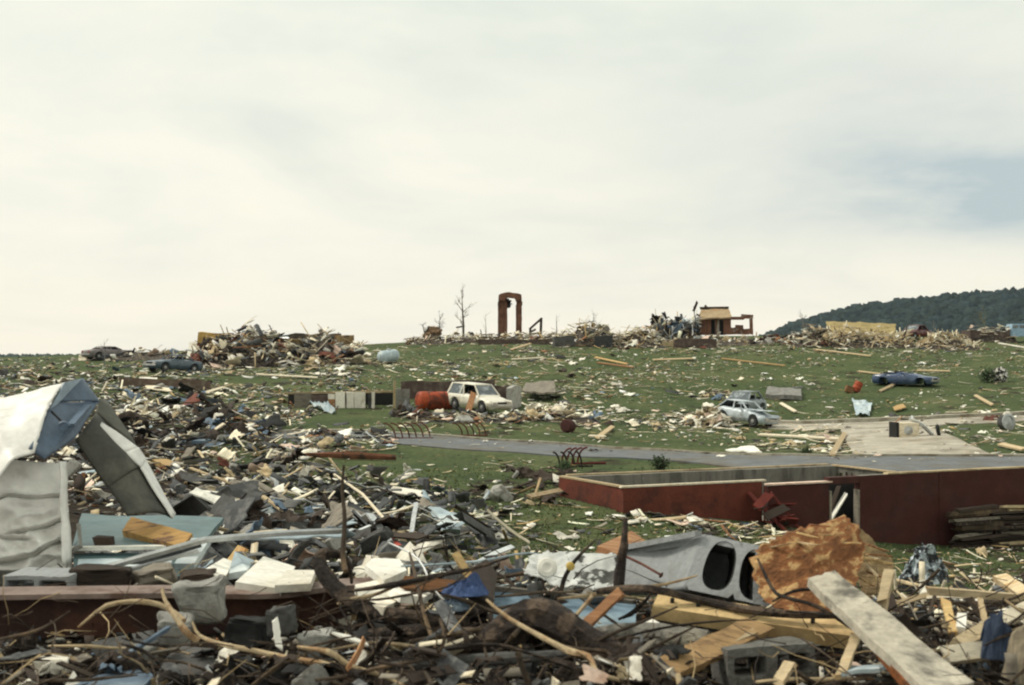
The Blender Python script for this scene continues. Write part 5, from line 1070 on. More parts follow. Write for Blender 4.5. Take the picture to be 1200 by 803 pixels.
rag(at(1083, 652, 25.5, .45), .52, (1.0, .7, .85), foilm, 'silvery crumpled foil lying on the grass below the maroon wall', 'crumpled_foil', 'foil', 4, .5, 2.4)
rag(at(1072, 664, 24, .2), .3, (1.3, .7, .6), 'black', 'dark scrap under the silvery crumpled foil', 'dark_scrap', 'scrap', 3)
mb = MB(); mb.patch(P(614, 676, 4.9), P(725, 684, 4.75), P(724, 652, 5.0), P(622, 650, 5.2), 60, 28, .06, 7, .004, ragged=.06); fthing('crumpled_plastic', mb, mat('white_plastic', (.50, .51, .49), rough=.5, rnd=0, c2=(.05, .05, .045), c2scale=9, c2lo=.54, c2hi=.58), 'crumpled white plastic sheet left of the dark splintered post', 'plastic', smooth=True)
mb = MB(); mb.lathe(P(641, 666, 4.72), (0, -1, .35), [(0, .036), (.012, .04), (.02, .036), (.024, .02), (.018, .005)], 20); fthing('round_dish', mb, 'white', 'round white lid on the crumpled white plastic', 'lid')
mb = MB(); mb.lathe(P(668, 664, 4.7), (.1, -1, .3), [(0, .014), (.01, .018), (.016, .014), (.02, .005)], 16); fthing('yellow_disc', mb, mat('yellow_plastic', (.5, .36, .1), rnd=0, bump=0), 'small yellow disc on the crumpled white plastic', 'disc')
def slab3(poly, th, mt, label, name='plaster_slab', cat='slab'):
    mb = MB(); ps = [P(*q) for q in poly]; mb.prism(ps[::-1], th); mb.prism; o = mb.build(name, mt); return tag(o, label, cat)
for poly, mt, lb in (
  ([(276, 682, 4.9), (309, 652, 5.5), (346, 664, 5.4), (330, 690, 4.85)], 'white', 'large white slab tilted on the heap left of the hooked root'),
  ([(322, 686, 4.8), (336, 668, 5.2), (370, 668, 5.2), (364, 684, 4.8)], 'paper', 'cream slab half under the hooked root'),
  ([(428, 662, 5.0), (437, 654, 5.4), (468, 655, 5.4), (477, 668, 5.0), (450, 680, 4.7)], 'white', 'pale slab with curved broken edge right of the hooked root'),
  ([(268, 672, 5.2), (275, 646, 5.6), (298, 657, 5.6), (290, 668, 5.2)], 'lblue', 'pale blue-white piece leaning behind the large white slab'),
  ([(240, 667, 5.1), (262, 654, 5.5), (274, 658, 5.5), (262, 680, 5.0)], 'white', 'small white plate left of the large white slab'),
  ([(213, 673, 5.1), (247, 668, 5.4), (257, 674, 5.3), (222, 681, 5.0)], 'white', 'thin white plate above the dark oblong block'),
  ([(455, 688, 4.6), (480, 684, 4.8), (508, 693, 4.7), (497, 700, 4.5), (470, 697, 4.5)], 'white', 'white curved shard under the orange-brown batten'),
  ([(422, 705, 4.5), (416, 685, 4.7), (441, 680, 4.8), (470, 702, 4.6), (450, 712, 4.4)], 'paper', 'mottled pale lump of plaster beside the thick root'),
  ([(107, 752, 4.25), (180, 738, 4.4), (186, 752, 4.3), (125, 772, 4.1)], 'concd', 'dark grey slate plank below the rusty beam'),
  ([(183, 792, 3.95), (195, 770, 4.15), (208, 757, 4.25), (250, 760, 4.2), (250, 790, 3.9)], 'concd', 'dark slab with pale broken rim at the lower left'),
  ([(80, 806, 3.7), (110, 792, 3.9), (170, 782, 4.1), (180, 792, 3.9), (160, 812, 3.6)], 'blue', 'flat bluish slab at the bottom left edge'),
  ([(62, 776, 4.2), (102, 765, 4.4), (108, 770, 4.3), (70, 786, 4.0)], 'weath', 'weathered flat board at the lower left'),
  ([(1121, 734, 4.1), (1122, 718, 4.2), (1133, 719, 4.2), (1132, 736, 4.1)], 'white', 'small white rounded tile among rubbish at the right'),
  ([(750, 731, 4.3), (764, 725, 4.35), (779, 733, 4.25), (770, 736, 4.2)], 'white', 'small white chip on the grey lichened log'),
  ([(600, 720, 4.4), (650, 712, 4.5), (655, 730, 4.4), (648, 734, 4.3)], 'paper', 'pale triangular shard on the blue-grey panel'),
  ([(548, 668, 4.75), (570, 655, 4.9), (583, 672, 4.8), (578, 706, 4.5), (552, 700, 4.5)], 'darkw', 'dark brown slab standing behind the blue cloth'),
  ([(700, 640, 5.6), (740, 622, 6.5), (760, 636, 6.2), (735, 652, 5.4)], 'orange', 'rusty brown board behind the oval-holed block')):
    slab3(poly, .03, mt, lb)
# pale pipes and rails of the middle-left debris
def mth(name, pts, r_, mt, lb, cat='pipe', box=None):
    q = [hit(x, y, 7, lift=l) for x, y, l in pts]; mb = MB()
    if box:
        for i in range(len(q)-1): mb.bar(q[i], q[i+1], box[0], box[1], jit=.01, seg=5)
    else: mb.tube(q, r_, 7, 0, .1)
    return fthing(name, mb, mt, lb, cat)
mth('white_pole', [(462, 640, .3), (425, 603, .5), (392, 572, .4)], .035, 'cream', 'long white pole slanting through the grey debris', 'pole')
mth('white_pole', [(440, 628, .2), (420, 610, .3), (405, 590, .3)], .05, 'paper', 'short thick white pole beside the long white pole', 'pole')
mth('wood_siding', [(205, 585, .25), (262, 614, .3)], 0, 'weath', 'grey ribbed siding strip below the folded wreck leg', 'siding', (.5, .05))
mth('wood_siding', [(222, 560, .3), (300, 596, .4), (345, 625, .3)], 0, 'tan', 'long curved tan trim board crossing the siding', 'trim', (.12, .04))
mth('wood_siding', [(255, 615, .2), (372, 640, .15)], 0, 'weath', 'broad weathered siding board in front of the white slabs', 'siding', (.8, .04))
mth('cream_sheet', [(450, 583, .25), (508, 590, .2)], 0, 'paper', 'cream sheet lying on the grey heap near the lawn', 'sheet', (.9, .03))
mth('red_sheet', [(438, 628, .12), (462, 650, .12)], 0, 'red', 'small dull red panel under the long white pole', 'panel', (.35, .03))
mth('white_angle', [(540, 608, .1), (560, 603, .15), (573, 592, .35)], .04, 'lblue', 'pale bent gutter piece at the edge of the grass', 'gutter')
mth('orange_carton', [(186, 548, .2), (205, 556, .2)], 0, 'yellow', 'orange-tan carton flap between white flaps behind the wreck leg', 'carton', (.5, .15))
mth('blue_tarp_strip', [(225, 523, .15), (262, 517, .2)], 0, 'blue', 'blue tarp strip in the left debris field', 'tarp', (.9, .12))
mth('yellow_scrap', [(481, 572, .2), (500, 570, .2)], 0, 'yellow', 'bright ochre scrap on the grey heap', 'scrap', (.4, .06))

# ================================================================ scattered debris
def v_board(L_, w_, t_, jag=.04):
    mb = MB(); mb.bar((-L_/2, 0, 0), (L_/2, 0, 0), w_, t_, jit=jag*w_+.006, seg=4, sag=random.uniform(-.03, .05)*L_); return mb
def v_sheet(s_):
    mb = MB(); a = s_*random.uniform(.35, .5); b = s_*random.uniform(.22, .45)
    c = [Vector((sx*a*random.uniform(.6, 1.2), sy*b*random.uniform(.5, 1.2), random.uniform(-.08, .12)*s_)) for sx, sy in ((-1, -1), (1, -1), (1, 1), (-1, 1))]
    k_ = random.choice([0, 0, 1, 2]); ax = random.uniform(.25, .75); h = random.uniform(.15, .5)*s_*.5
    mb.patch(*c, 5, 5, s_*.07, 3/s_, .018*s_+.004, ragged=.22, fn=(None if k_ == 0 else (lambda u, v: max(0, u-ax)*h*2) if k_ == 1 else (lambda u, v: h*math.sin(v*5)*.3))); return mb
def v_poly(s_):
    n_ = random.randint(4, 7); mb = MB(); ps = []
    for i in range(n_): a = 2*math.pi*(i+random.uniform(-.3, .3))/n_; r_ = s_*.5*random.uniform(.55, 1.05); ps.append(Vector((math.cos(a)*r_, math.sin(a)*r_*.7, random.uniform(-.02, .03)*s_)))
    mb.prism(ps, s_*.035+.006); return mb
def v_rag(s_):
    mb = MB(); o = Vector([random.uniform(0, 40) for _ in range(3)]); k_ = random.uniform(.2, .34); w_ = random.uniform(.28, .42)
    c = [Vector((x*.5, y*w_, 0))*s_ for x, y in ((-1, -1), (1, -1), (1, 1), (-1, 1))]
    mb.patch(*c, 9, 7, 0, 1, .012, ragged=.25, fn=lambda u, v: s_*k_*(noise.noise(o+Vector((u*2.6, v*2.2, 0)))+.6*abs(noise.noise(o+Vector((u*6, v*5, 3))))+.45*(1-(2*u-1)**2)*(1-(2*v-1)**2))); return mb
def v_chunk(s_): return chunk((0, 0, 0), (s_*.8, s_*random.uniform(.35, .65), s_*random.uniform(.18, .45)), 2, .13)
def v_branch(L_):
    mb = MB(); branchy(mb, (-L_/2, 0, 0), (1, 0, .05), L_, L_*.018+.004, 1, .5, 2, .0, 5, sides=5); return mb
def v_strip(s_):
    mb = MB(); pts = [Vector((-s_/2+s_*i/4, random.uniform(-.05, .05)*s_, random.uniform(0, .16)*s_)) for i in range(5)]
    for i in range(4): mb.bar(pts[i], pts[i+1], s_*.07, .008+.01*s_)
    return mb
def v_bent(s_):
    mb = MB(); a, b, h = s_*.5, s_*.16, s_*.12
    for y0, z0, y1, z1 in ((-b, 0, 0, h), (0, h, b, 0)):
        mb.add([(-a, y0, z0), (a*random.uniform(.7, 1), y0, z0), (a, y1, z1), (-a*random.uniform(.7, 1), y1, z1), (-a, y0, z0-.01), (a, y0, z0-.01), (a, y1, z1-.01), (-a, y1, z1-.01)], [(0, 1, 2, 3), (7, 6, 5, 4), (0, 4, 5, 1), (1, 5, 6, 2), (2, 6, 7, 3), (3, 7, 4, 0)])
    return mb
GEN = dict(board=lambda: v_board(1, random.choice([.06, .09, .12, .16]), random.choice([.025, .03, .04])), plank=lambda: v_board(1, random.uniform(.15, .28), .03), sheet=lambda: v_sheet(1), slab=lambda: v_poly(1), rag=lambda: v_rag(1),
           chunk=lambda: v_chunk(1), branch=lambda: v_branch(1), strip=lambda: v_strip(1), shingle=lambda: v_bent(1))
NAMES = dict(board=('broken_board', 'broken board', 'board'), plank=('wide_board', 'wide board piece', 'board'), sheet=('crumpled_sheet', 'crumpled sheet scrap', 'sheet'), slab=('flat_scrap', 'flat scrap', 'scrap'), rag=('crumpled_rag', 'crumpled rag', 'rag'),
             chunk=('rubble_chunk', 'rubble chunk', 'rubble'), branch=('broken_branch', 'broken branch', 'branch'), strip=('bent_strip', 'bent strip', 'strip'), shingle=('bent_shingle', 'bent shingle', 'shingle'))
CN = dict(pine='pale tan', yellow='ochre', cream='cream', orange='rusty orange', weath='weathered grey-brown', darkw='dark brown', bark='brown', barkd='blackish brown', peeled='peeled tan', white='white', paper='off-white', pink='pinkish', tan='tan fibre', conc='grey concrete', concd='dark grey', shing='slate grey', black='black', blue='blue-grey', lblue='pale blue', teal='teal', metal='silvery', rust='rusty', red='dull red', green='green')
NV = 7
VAR = {k: [] for k in GEN}
for k in GEN:
    for i in range(NV):
        mb = GEN[k](); A = mb.arr(); VAR[k].append((A, mb.f))
MESH = {}
def vmesh(kind, i, mt):
    key = (kind, i, mt)
    if key not in MESH:
        A, f = VAR[kind][i]; me = bpy.data.meshes.new(NAMES[kind][0]); me.from_pydata([tuple(v) for v in A], [], f); me.materials.append(M[mt]); me.update(); MESH[key] = me
    return MESH[key]
REG = []        # (pixel size, kind, variant, colour, zone, matrix)
def reg(kind, mt, zone, loc, size, rot, sc3=(1, 1, 1)):
    if kind == 'board': q_ = min(1., max(.35, .85/size)); sc3 = (1, q_, q_)
    Mx = Matrix.Translation(loc) @ rot.to_4x4() @ Matrix.Diagonal((size*sc3[0], size*sc3[1], size*sc3[2], 1))
    REG.append((size*F/max(loc[1], 1), kind, random.randrange(NV), mt, zone, Mx))
def pick(mix):
    t = random.random()*sum(w_ for _, _, w_ in mix)
    for k, c, w_ in mix:
        t -= w_
        if t <= 0: return k, c
    return mix[-1][:2]
def inpoly(x, y, poly):
    c = False; n_ = len(poly)
    for i in range(n_):
        (x1, y1), (x2, y2) = poly[i], poly[i-1]
        if (y1 > y) != (y2 > y) and x < (x2-x1)*(y-y1)/(y2-y1)+x1: c = not c
    return c
BOXES = []
def scatter(zone, poly, n, mix, smin, smax, tilt=.25, ymin=9., lift=(0, .08), clump=0., power=2., avoid=True, yaw=None, flat=1.):
    xs = [p[0] for p in poly]; ys = [p[1] for p in poly]; P_ = []
    cl = [(random.uniform(min(xs), max(xs)), random.uniform(min(ys), max(ys)), random.uniform(8, 30)) for _ in range(max(3, n//22))]; clump = max(clump, .3)
    while len(P_) < n:
        if random.random() < clump:
            c = random.choice(cl); x = random.gauss(c[0], c[2]); y = random.gauss(c[1], c[2]*.18)
        else: x = random.uniform(min(xs), max(xs)); y = random.uniform(min(ys), max(ys))
        if inpoly(x, y, poly): P_.append((x, y))
    H_ = hits([p[0] for p in P_], [p[1] for p in P_], ymin)
    for (px, py), Y in zip(P_, H_):
        if not Y == Y: continue
        x = (px-600)/F*Y; z = float(tz(x, Y))
        if avoid:
            q = MI @ (np.array([x, Y])-BN)
            if -.05*14 < q[0] < 22 and -.12 < q[1] < (1.1 if q[0] < BLEN+.4 else .12): continue
        k, c = pick(mix); s_ = smin+(smax-smin)*random.random()**power
        if k in ('board', 'strip', 'branch'): s_ *= 1.6
        t_ = tilt*(1.6 if k in ('chunk', 'rag') else 1)
        rot = Euler((random.gauss(0, t_), random.gauss(0, t_), random.uniform(0, 6.28) if yaw is None else random.gauss(yaw, .5))).to_matrix()
        reg(k, c, zone, (x, Y, z+random.uniform(*lift)+abs(rot[2][0])*s_*.3), s_, rot)
def heap(zone, pa, pb, n, hgt, dep, mix, smin, smax, tilt=.5, prof=None, power=1.6):
    """pieces piled on a mound between two ground points (px,py,Y); hgt metres at the middle"""
    a, b = Vector(at(*pa)), Vector(at(*pb)); d = (b-a); ax = Vector((-d.y, d.x, 0)).normalized()
    L_ = d.length; nu, nv = max(8, int(L_/.7)), 8; mb = MB(); vs = []; fs = []
    def hh(u, v):
        e = 1.3*(prof(u) if prof else math.sin(math.pi*min(max(u, 0), 1))**.5)*(1-v*v); return hgt*max(e, 0)*(.75+.5*noise.noise(Vector((u*L_*.7, v*2, hgt*9))))
    for j in range(nv+1):
        for i in range(nu+1):
            u, v = i/nu, j/nv*2-1; p = a+d*u+ax*v*dep/2; vs.append((p.x, p.y, float(tz(p.x, p.y))-.08+hh(u, v)*.66*(1+.25*noise.noise(Vector((i*.9, j*.9, 2))))))
    W_ = nu+1
    for j in range(nv):
        for i in range(nu): q = j*W_+i; fs.append((q, q+1, q+W_+1, q+W_))
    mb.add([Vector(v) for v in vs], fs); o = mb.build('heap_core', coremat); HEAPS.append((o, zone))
    for _ in range(n):
        u = random.random(); v = random.gauss(-.25, .45)
        if abs(v) > 1: continue
        p = a+d*u+ax*v*dep/2; k, c = pick(mix); s_ = smin+(smax-smin)*random.random()**power
        if k in ('board', 'strip', 'branch'): s_ *= 1.7
        rot = Euler((random.gauss(0, tilt), random.gauss(0, tilt), random.uniform(0, 6.28))).to_matrix()
        reg(k, c, zone, (p.x, p.y, float(tz(p.x, p.y))+hh(u, v)*random.uniform(.55, 1.08)), s_, rot)
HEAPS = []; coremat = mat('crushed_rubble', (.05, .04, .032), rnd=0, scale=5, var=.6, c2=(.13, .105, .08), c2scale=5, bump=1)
WOODS = [('board', 'pine', 3.5), ('board', 'cream', 6), ('board', 'yellow', 1.5), ('board', 'weath', .8), ('plank', 'cream', 2), ('board', 'orange', .6), ('board', 'darkw', 1.)]
BITS = [('slab', 'paper', 3), ('slab', 'white', 1.5), ('sheet', 'paper', 2), ('sheet', 'cream', 2), ('slab', 'tan', 1), ('sheet', 'pink', 1.), ('rag', 'paper', 1.2), ('rag', 'tan', .6), ('sheet', 'weath', .8), ('slab', 'cream', 1)]
DARKS = [('slab', 'shing', 2), ('shingle', 'shing', 2), ('chunk', 'concd', .45), ('sheet', 'black', 1), ('slab', 'darkw', 1.5), ('rag', 'darkw', 1), ('board', 'darkw', 1.2), ('chunk', 'conc', .45)]
BLUES = [('sheet', 'blue', 1), ('rag', 'blue', .7), ('sheet', 'lblue', .8), ('strip', 'metal', .6)]
REDS = [('slab', 'orange', .8), ('rag', 'rust', .6), ('sheet', 'rust', .4), ('board', 'orange', .8)]
def wmx(*a): return [(k, c, w_*f) for lst, f in a for k, c, w_ in lst]
# skyline heaps
heap('in the big skyline rubble heap at the left', (228, 424, 99), (425, 421, 101), 760, 2.1, 9, wmx((WOODS, 1), (BITS, 1), (DARKS, 1.2), (BLUES, .9), (REDS, .8)), .4, 1.7, .42, prof=lambda u: .3+1.1*math.exp(-((u-.28)/.22)**2)+.65*math.exp(-((u-.75)/.25)**2) if .01 < u < .99 else 0)
heap('in the low rubble behind the dark sedan', (105, 419, 110), (235, 419, 106), 110, 1.0, 5, wmx((BITS, 1), (DARKS, 1.1), (BLUES, 1.2), (WOODS, .3)), .4, 1.3, .5)
heap('along the crest rubble around the brick arch', (480, 401, 121), (660, 401, 119), 520, 1.0, 6, wmx((WOODS, 1), (BITS, .9), (DARKS, .5), (REDS, 1.)), .25, .9, .35, prof=lambda u: .8)
heap('in the crest lumber heap right of the brick arch', (652, 404, 114), (770, 403, 115), 460, 2.1, 7, wmx((WOODS, 2), (BITS, 1), (DARKS, .5), (REDS, .6)), .35, 1.2, .38, prof=lambda u: .25+.9*math.exp(-((u-.3)/.2)**2)+.6*math.exp(-((u-.85)/.2)**2))
heap('in the rubble below the ruined brick house', (765, 398, 117), (900, 395, 118), 150, .6, 6, wmx((WOODS, 1), (BITS, 1), (DARKS, .6), (REDS, 1.2)), .3, 1.2, .45)
heap('in the dark tangled wreck beside the ruined house', (766, 392, 120), (818, 391, 120), 230, 2.5, 4, wmx((DARKS, 1.2), (BLUES, 2.2), (REDS, .4), (WOODS, .5), ([('strip', 'metal', 4), ('branch', 'barkd', 3)], 1)), .5, 1.7, .9, prof=lambda u: .85)
heap('along the crest between house and right lumber', (885, 394, 121), (950, 397, 119), 60, .5, 5, wmx((BITS, 1), (REDS, 1.5), (DARKS, 1), (BLUES, .5)), .4, 1.2, .4)
heap('in the left end of the right lumber heap', (925, 401, 116), (975, 402, 116), 180, 1.7, 5, wmx((WOODS, 1), (BITS, 1.2), (REDS, 2.), (DARKS, .5)), .35, 1.2, .4)
heap('in the pale splintered lumber heap on the right', (968, 402, 115), (1064, 402, 115), 520, 1.7, 5, wmx(([('board', 'cream', 6), ('board', 'pine', 6), ('slab', 'paper', 2), ('board', 'yellow', 1.), ('board', 'darkw', 1)], 1)), .3, .95, .55, prof=lambda u: 1-.35*u)
heap('in the pale lumber heap right of the red car', (1070, 404, 114), (1140, 402, 115), 330, 1.3, 5, wmx(([('board', 'cream', 6), ('board', 'pine', 6), ('slab', 'paper', 2), ('board', 'yellow', 1.), ('board', 'darkw', 1)], 1)), .3, .95, .55)
heap('on top of the dark foundation at the right', (1138, 401, 121), (1186, 400, 121), 60, 1.5, 3, wmx((WOODS, 1), (BITS, 2)), .4, 1.2, .15, prof=lambda u: 1)
heap('in the debris around the station wagon', (480, 491, 65), (612, 491, 65), 150, .35, 4, wmx((DARKS, 1.5), (REDS, 1.8), (WOODS, .8), (BITS, .8)), .3, 1.1, .35, prof=lambda u: .8)
heap('in the pale rubble right of the station wagon', (606, 485, 66), (700, 484, 67), 130, .55, 4, wmx((WOODS, 1), (BITS, 1.6), (BLUES, .6), (DARKS, .5)), .3, 1.1, .35)
heap('in the pale board heap left of the pale car', (815, 490, 69), (850, 497, 68), 90, .9, 4, wmx((WOODS, 1), (BITS, 2.5)), .4, 1.3, .4)
heap('in the dark tangle left of the red tank', (462, 485, 66), (490, 485, 66), 50, .6, 2, wmx((DARKS, 1), ([('branch', 'barkd', 4), ('branch', 'bark', 2)], 1)), .4, 1.2, .7)
heap('in the pink and cream heap on the left slope', (145, 480, 60), (215, 482, 60), 150, .7, 5, wmx((BITS, 2), ([('sheet', 'pink', 3)], 1), (WOODS, .5), (DARKS, .4)), .3, 1.1, .4)
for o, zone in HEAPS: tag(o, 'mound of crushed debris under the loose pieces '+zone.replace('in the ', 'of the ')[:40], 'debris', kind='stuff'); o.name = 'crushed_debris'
# slopes
scatter('on the left field below the skyline', [(-120, 422), (240, 430), (250, 446), (-120, 462)], 520, wmx((BITS, 1), (WOODS, .7), (DARKS, .8), (BLUES, .4)), .25, 1.3, .12, 50)
scatter('on the left slope below the brown foundation', [(120, 446), (330, 452), (345, 500), (180, 500), (100, 470)], 520, wmx((BITS, 1.5), (WOODS, 1.1), (DARKS, .7), (BLUES, .5), (REDS, .5)), .2, 1.1, .15, 40)
scatter('at the foot of the left skyline heap', [(225, 418), (440, 414), (470, 436), (420, 442), (240, 446)], 400, wmx((BITS, 1), (WOODS, 1.4), (DARKS, .6), (BLUES, .4)), .25, 1.2, .12, 60)
scatter('on the grass just below the crest', [(430, 400), (1210, 396), (1210, 418), (900, 414), (700, 425), (430, 432)], 1100, wmx((BITS, 1), (WOODS, 1.7), (DARKS, .45), (REDS, .5), (BLUES, .2)), .2, 1.0, .1, 60, clump=.7)
scatter('on the upper middle slope', [(430, 425), (760, 420), (880, 470), (640, 475), (440, 455)], 650, wmx((BITS, 1.2), (WOODS, 1.4), (DARKS, .4), (BLUES, .7), (REDS, .3)), .2, 1.0, .1, 50, clump=.7)
scatter('on the right grass slope', [(760, 412), (1210, 414), (1210, 490), (920, 490), (840, 460)], 360, wmx((BITS, 1.2), (WOODS, 1.8), (DARKS, .25)), .2, .9, .08, 45, clump=.55)
scatter('in the pale litter band above the road', [(600, 470), (700, 478), (850, 485), (900, 500), (860, 512), (700, 492), (600, 485)], 430, wmx((BITS, 2.6), (WOODS, 1.3), (DARKS, .3), (BLUES, .4)), .2, .95, .1, 40, clump=.6)
scatter('on the grass strip above the road', [(440, 490), (700, 490), (900, 512), (880, 526), (600, 510), (440, 500)], 190, wmx((BITS, 1.2), (WOODS, 1.2), (DARKS, .6)), .15, .8, .1, 40)
scatter('around the upper path at the right', [(880, 490), (1210, 486), (1210, 503), (900, 512)], 110, wmx((BITS, 1.), (WOODS, 1.5), (DARKS, .8), (REDS, .5)), .2, 1.0, .1, 35)
scatter('beside the driveway on the left', [(890, 505), (985, 500), (1000, 534), (890, 528)], 120, wmx((BITS, 1.8), (WOODS, 1.8)), .2, 1.1, .12, 35)
scatter('on the grass right of the driveway', [(1100, 506), (1210, 500), (1210, 534), (1170, 534)], 45, wmx((BITS, 1), (WOODS, 1.6), (DARKS, .6)), .2, .9, .12, 35)
scatter('on the driveway and road', [(330, 508), (600, 518), (1180, 505), (1190, 546), (880, 545), (600, 530), (330, 518)], 170, wmx((BITS, 1), (WOODS, .8), (DARKS, 1.2)), .06, .4, .05, 30, lift=(.08, .12))
scatter('over the left end of the road', [(280, 498), (450, 500), (470, 530), (300, 545)], 430, wmx((BITS, 1), (WOODS, .8), (DARKS, 1.8), (BLUES, .6), (REDS, .7)), .2, .9, .2, 35, lift=(.05, .2))
GREYMIX = wmx((DARKS, 1.7), (BITS, .75), (BLUES, .8), (WOODS, .35), ([('shingle', 'shing', 5), ('shingle', 'black', 3), ('shingle', 'concd', 3), ('sheet', 'shing', 5), ('sheet', 'black', 2), ('plank', 'shing', 3), ('plank', 'darkw', 1.5), ('plank', 'weath', 1.5), ('board', 'white', 1.2), ('strip', 'metal', 1.2), ('sheet', 'concd', 3), ('branch', 'barkd', 1.5)], 1))
# the left debris field, dense
LEFTMIX = wmx((DARKS, 1.7), (BITS, 1.1), (WOODS, .7), (BLUES, 1.1), (REDS, .7), ([('branch', 'bark', 1.2), ('strip', 'metal', 1)], 1))
scatter('in the far part of the left debris field', [(-190, 455), (140, 455), (300, 490), (330, 530), (150, 560), (-190, 600)], 1150, LEFTMIX, .15, .85, .3, 30, lift=(0, .3))
scatter('in the left debris field behind the folded wreck', [(40, 500), (320, 520), (400, 560), (400, 600), (60, 600)], 800, wmx((LEFTMIX, 1), (GREYMIX, .8)), .14, .8, .35, 14, lift=(0, .4))
scatter('in the grey shingle heap in the middle left', [(200, 555), (330, 548), (480, 565), (560, 600), (600, 650), (480, 668), (200, 660)], 760, GREYMIX, .14, .85, .33, 9, lift=(0, .4))
scatter('among the large torn sheets of the middle left', [(190, 548), (330, 545), (480, 570), (560, 605), (600, 648), (480, 662), (200, 655)], 95, [('sheet', 'shing', 5), ('sheet', 'concd', 3), ('plank', 'shing', 3), ('plank', 'weath', 3), ('sheet', 'lblue', 1.5), ('sheet', 'white', 1.5), ('shingle', 'concd', 3), ('strip', 'metal', 1.5), ('plank', 'white', 1), ('sheet', 'weath', 2), ('board', 'white', 1.5)], .7, 1.5, .22, 9, lift=(.1, .4), power=1.3)
scatter('in the dark tangle on the left slope', [(130, 462), (260, 466), (330, 510), (200, 540), (130, 500)], 170, [('branch', 'barkd', 3), ('sheet', 'black', 3), ('rag', 'darkw', 3), ('board', 'darkw', 4), ('plank', 'darkw', 2), ('sheet', 'blue', 1.5), ('board', 'cream', 1), ('sheet', 'rust', 1)], .4, 1.4, .3, 30, lift=(0, .4), power=1.3)
scatter('by the left corner of the red basement', [(600, 556), (660, 552), (720, 600), (620, 590), (520, 585)], 120, [('branch', 'bark', 4), ('branch', 'barkd', 3), ('board', 'darkw', 2), ('rag', 'darkw', 2), ('slab', 'paper', 1), ('board', 'peeled', 1), ('chunk', 'conc', 1)], .15, .9, .25, 20)
scatter('at the lawn edge of the grey shingle heap', [(330, 545), (520, 560), (620, 620), (690, 655), (520, 660), (440, 600)], 230, wmx((DARKS, 1), (BITS, .8), (WOODS, .5), ([('branch', 'bark', 3)], 1)), .08, .45, .2, 9, lift=(0, .1))
# lawns
scatter('on the lawn between road and basement', [(330, 525), (600, 537), (720, 550), (650, 572), (560, 640), (450, 590), (330, 550)], 210, wmx((BITS, 1.2), (WOODS, 1), (DARKS, .5), ([('branch', 'bark', 1.5)], 1)), .06, .5, .12, 15, power=2.5)
scatter('on the grass in front of the red basement', [(560, 600), (650, 575), (740, 600), (1010, 630), (1020, 650), (800, 640), (700, 655), (580, 645)], 300, wmx((BITS, .4), (WOODS, .8), (DARKS, 1.1), ([('branch', 'bark', 6), ('branch', 'peeled', 1)], 1)), .08, .6, .15, 15, power=2.)
scatter('along the foot of the red basement wall', [(650, 566), (735, 598), (930, 612), (930, 640), (740, 618), (640, 590)], 160, wmx((WOODS, 1.4), (BITS, .9), (DARKS, .6), (BLUES, .3), ([('branch', 'bark', 2)], 1)), .1, .8, .2, 20)
scatter('on the grass below the firewood stack', [(1050, 650), (1210, 640), (1210, 690), (1050, 690)], 130, wmx((BITS, .8), (WOODS, 1.2), (REDS, 1), ([('branch', 'bark', 3)], 1)), .06, .5, .15, 12)
# inside the basement
for _ in range(90):
    a_, b_ = random.uniform(.5, BLEN-.5), random.uniform(.12, .9); p = bpt(a_, b_, -5.7); k, c = pick(wmx((WOODS, 1), (BITS, .6), (DARKS, 1)))
    reg(k, c, 'down inside the red basement', (p.x, p.y, -5.65+random.random()*.4), random.uniform(.3, 1.3), Euler((random.gauss(0, .4), random.gauss(0, .4), random.uniform(0, 6.3))).to_matrix())
# the near heap
HB = [(830, 740, 962, 806, 4.05), (730, 624, 895, 706, 5.4), (884, 608, 1046, 716, 5.), (768, 698, 1002, 752, 4.5), (84, 600, 262, 672, 7.), (-60, 694, 235, 758, 5), (235, 700, 400, 722, 5), (265, 650, 480, 692, 5.8), (560, 712, 702, 770, 4.25), (578, 690, 745, 738, 4.7), (614, 646, 725, 686, 5.2), (950, 668, 1140, 806, 4.), (-20, 440, 205, 668, 7), (200, 676, 262, 760, 4.7)]
def nearscatter(zone, n, mix, smin, smax, xr, Yr, hgt, tilt=.5, power=1.8):
    for _ in range(n):
        Y = random.uniform(*Yr); px = random.uniform(*xr); x = (px-600)/F*Y; k, c = pick(mix); s_ = smin+(smax-smin)*random.random()**power
        if k in ('board', 'strip'): s_ *= 1.5
        if k == 'branch': s_ *= 2.4
        rot = Euler((random.gauss(0, tilt), random.gauss(0, tilt), random.uniform(0, 6.28))).to_matrix()
        z_ = float(tz(x, Y))+hgt*random.random()**1.5; py = HZ-z_/Y*F; m_ = s_*.35*F/Y
        if any(x0-m_ < px < x1+m_ and y0-m_*.6 < py < y1+m_*.3 and Y < yh for x0, y0, x1, y1, yh in HB): continue
        reg(k, c, zone, (x, Y, z_), s_, rot)
DARKNEAR = wmx((DARKS, 2.2), (BITS, .42), (WOODS, .4), (BLUES, .25), ([('branch', 'barkd', 10), ('branch', 'bark', 6), ('branch', 'peeled', 1.), ('chunk', 'concd', 1.), ('chunk', 'conc', .7), ('board', 'bark', 3), ('strip', 'metal', 1), ('slab', 'darkw', 4), ('rag', 'barkd', 5), ('plank', 'darkw', 4), ('plank', 'weath', 2), ('board', 'barkd', 3), ('rag', 'black', 2), ('board', 'weath', 2)], 1))
nearscatter('in the near heap at the left', 640, DARKNEAR, .03, .2, (-260, 420), (3.3, 4.3), .09)
nearscatter('in the near heap at the centre', 700, DARKNEAR, .03, .21, (400, 800), (3.3, 4.9), .19)
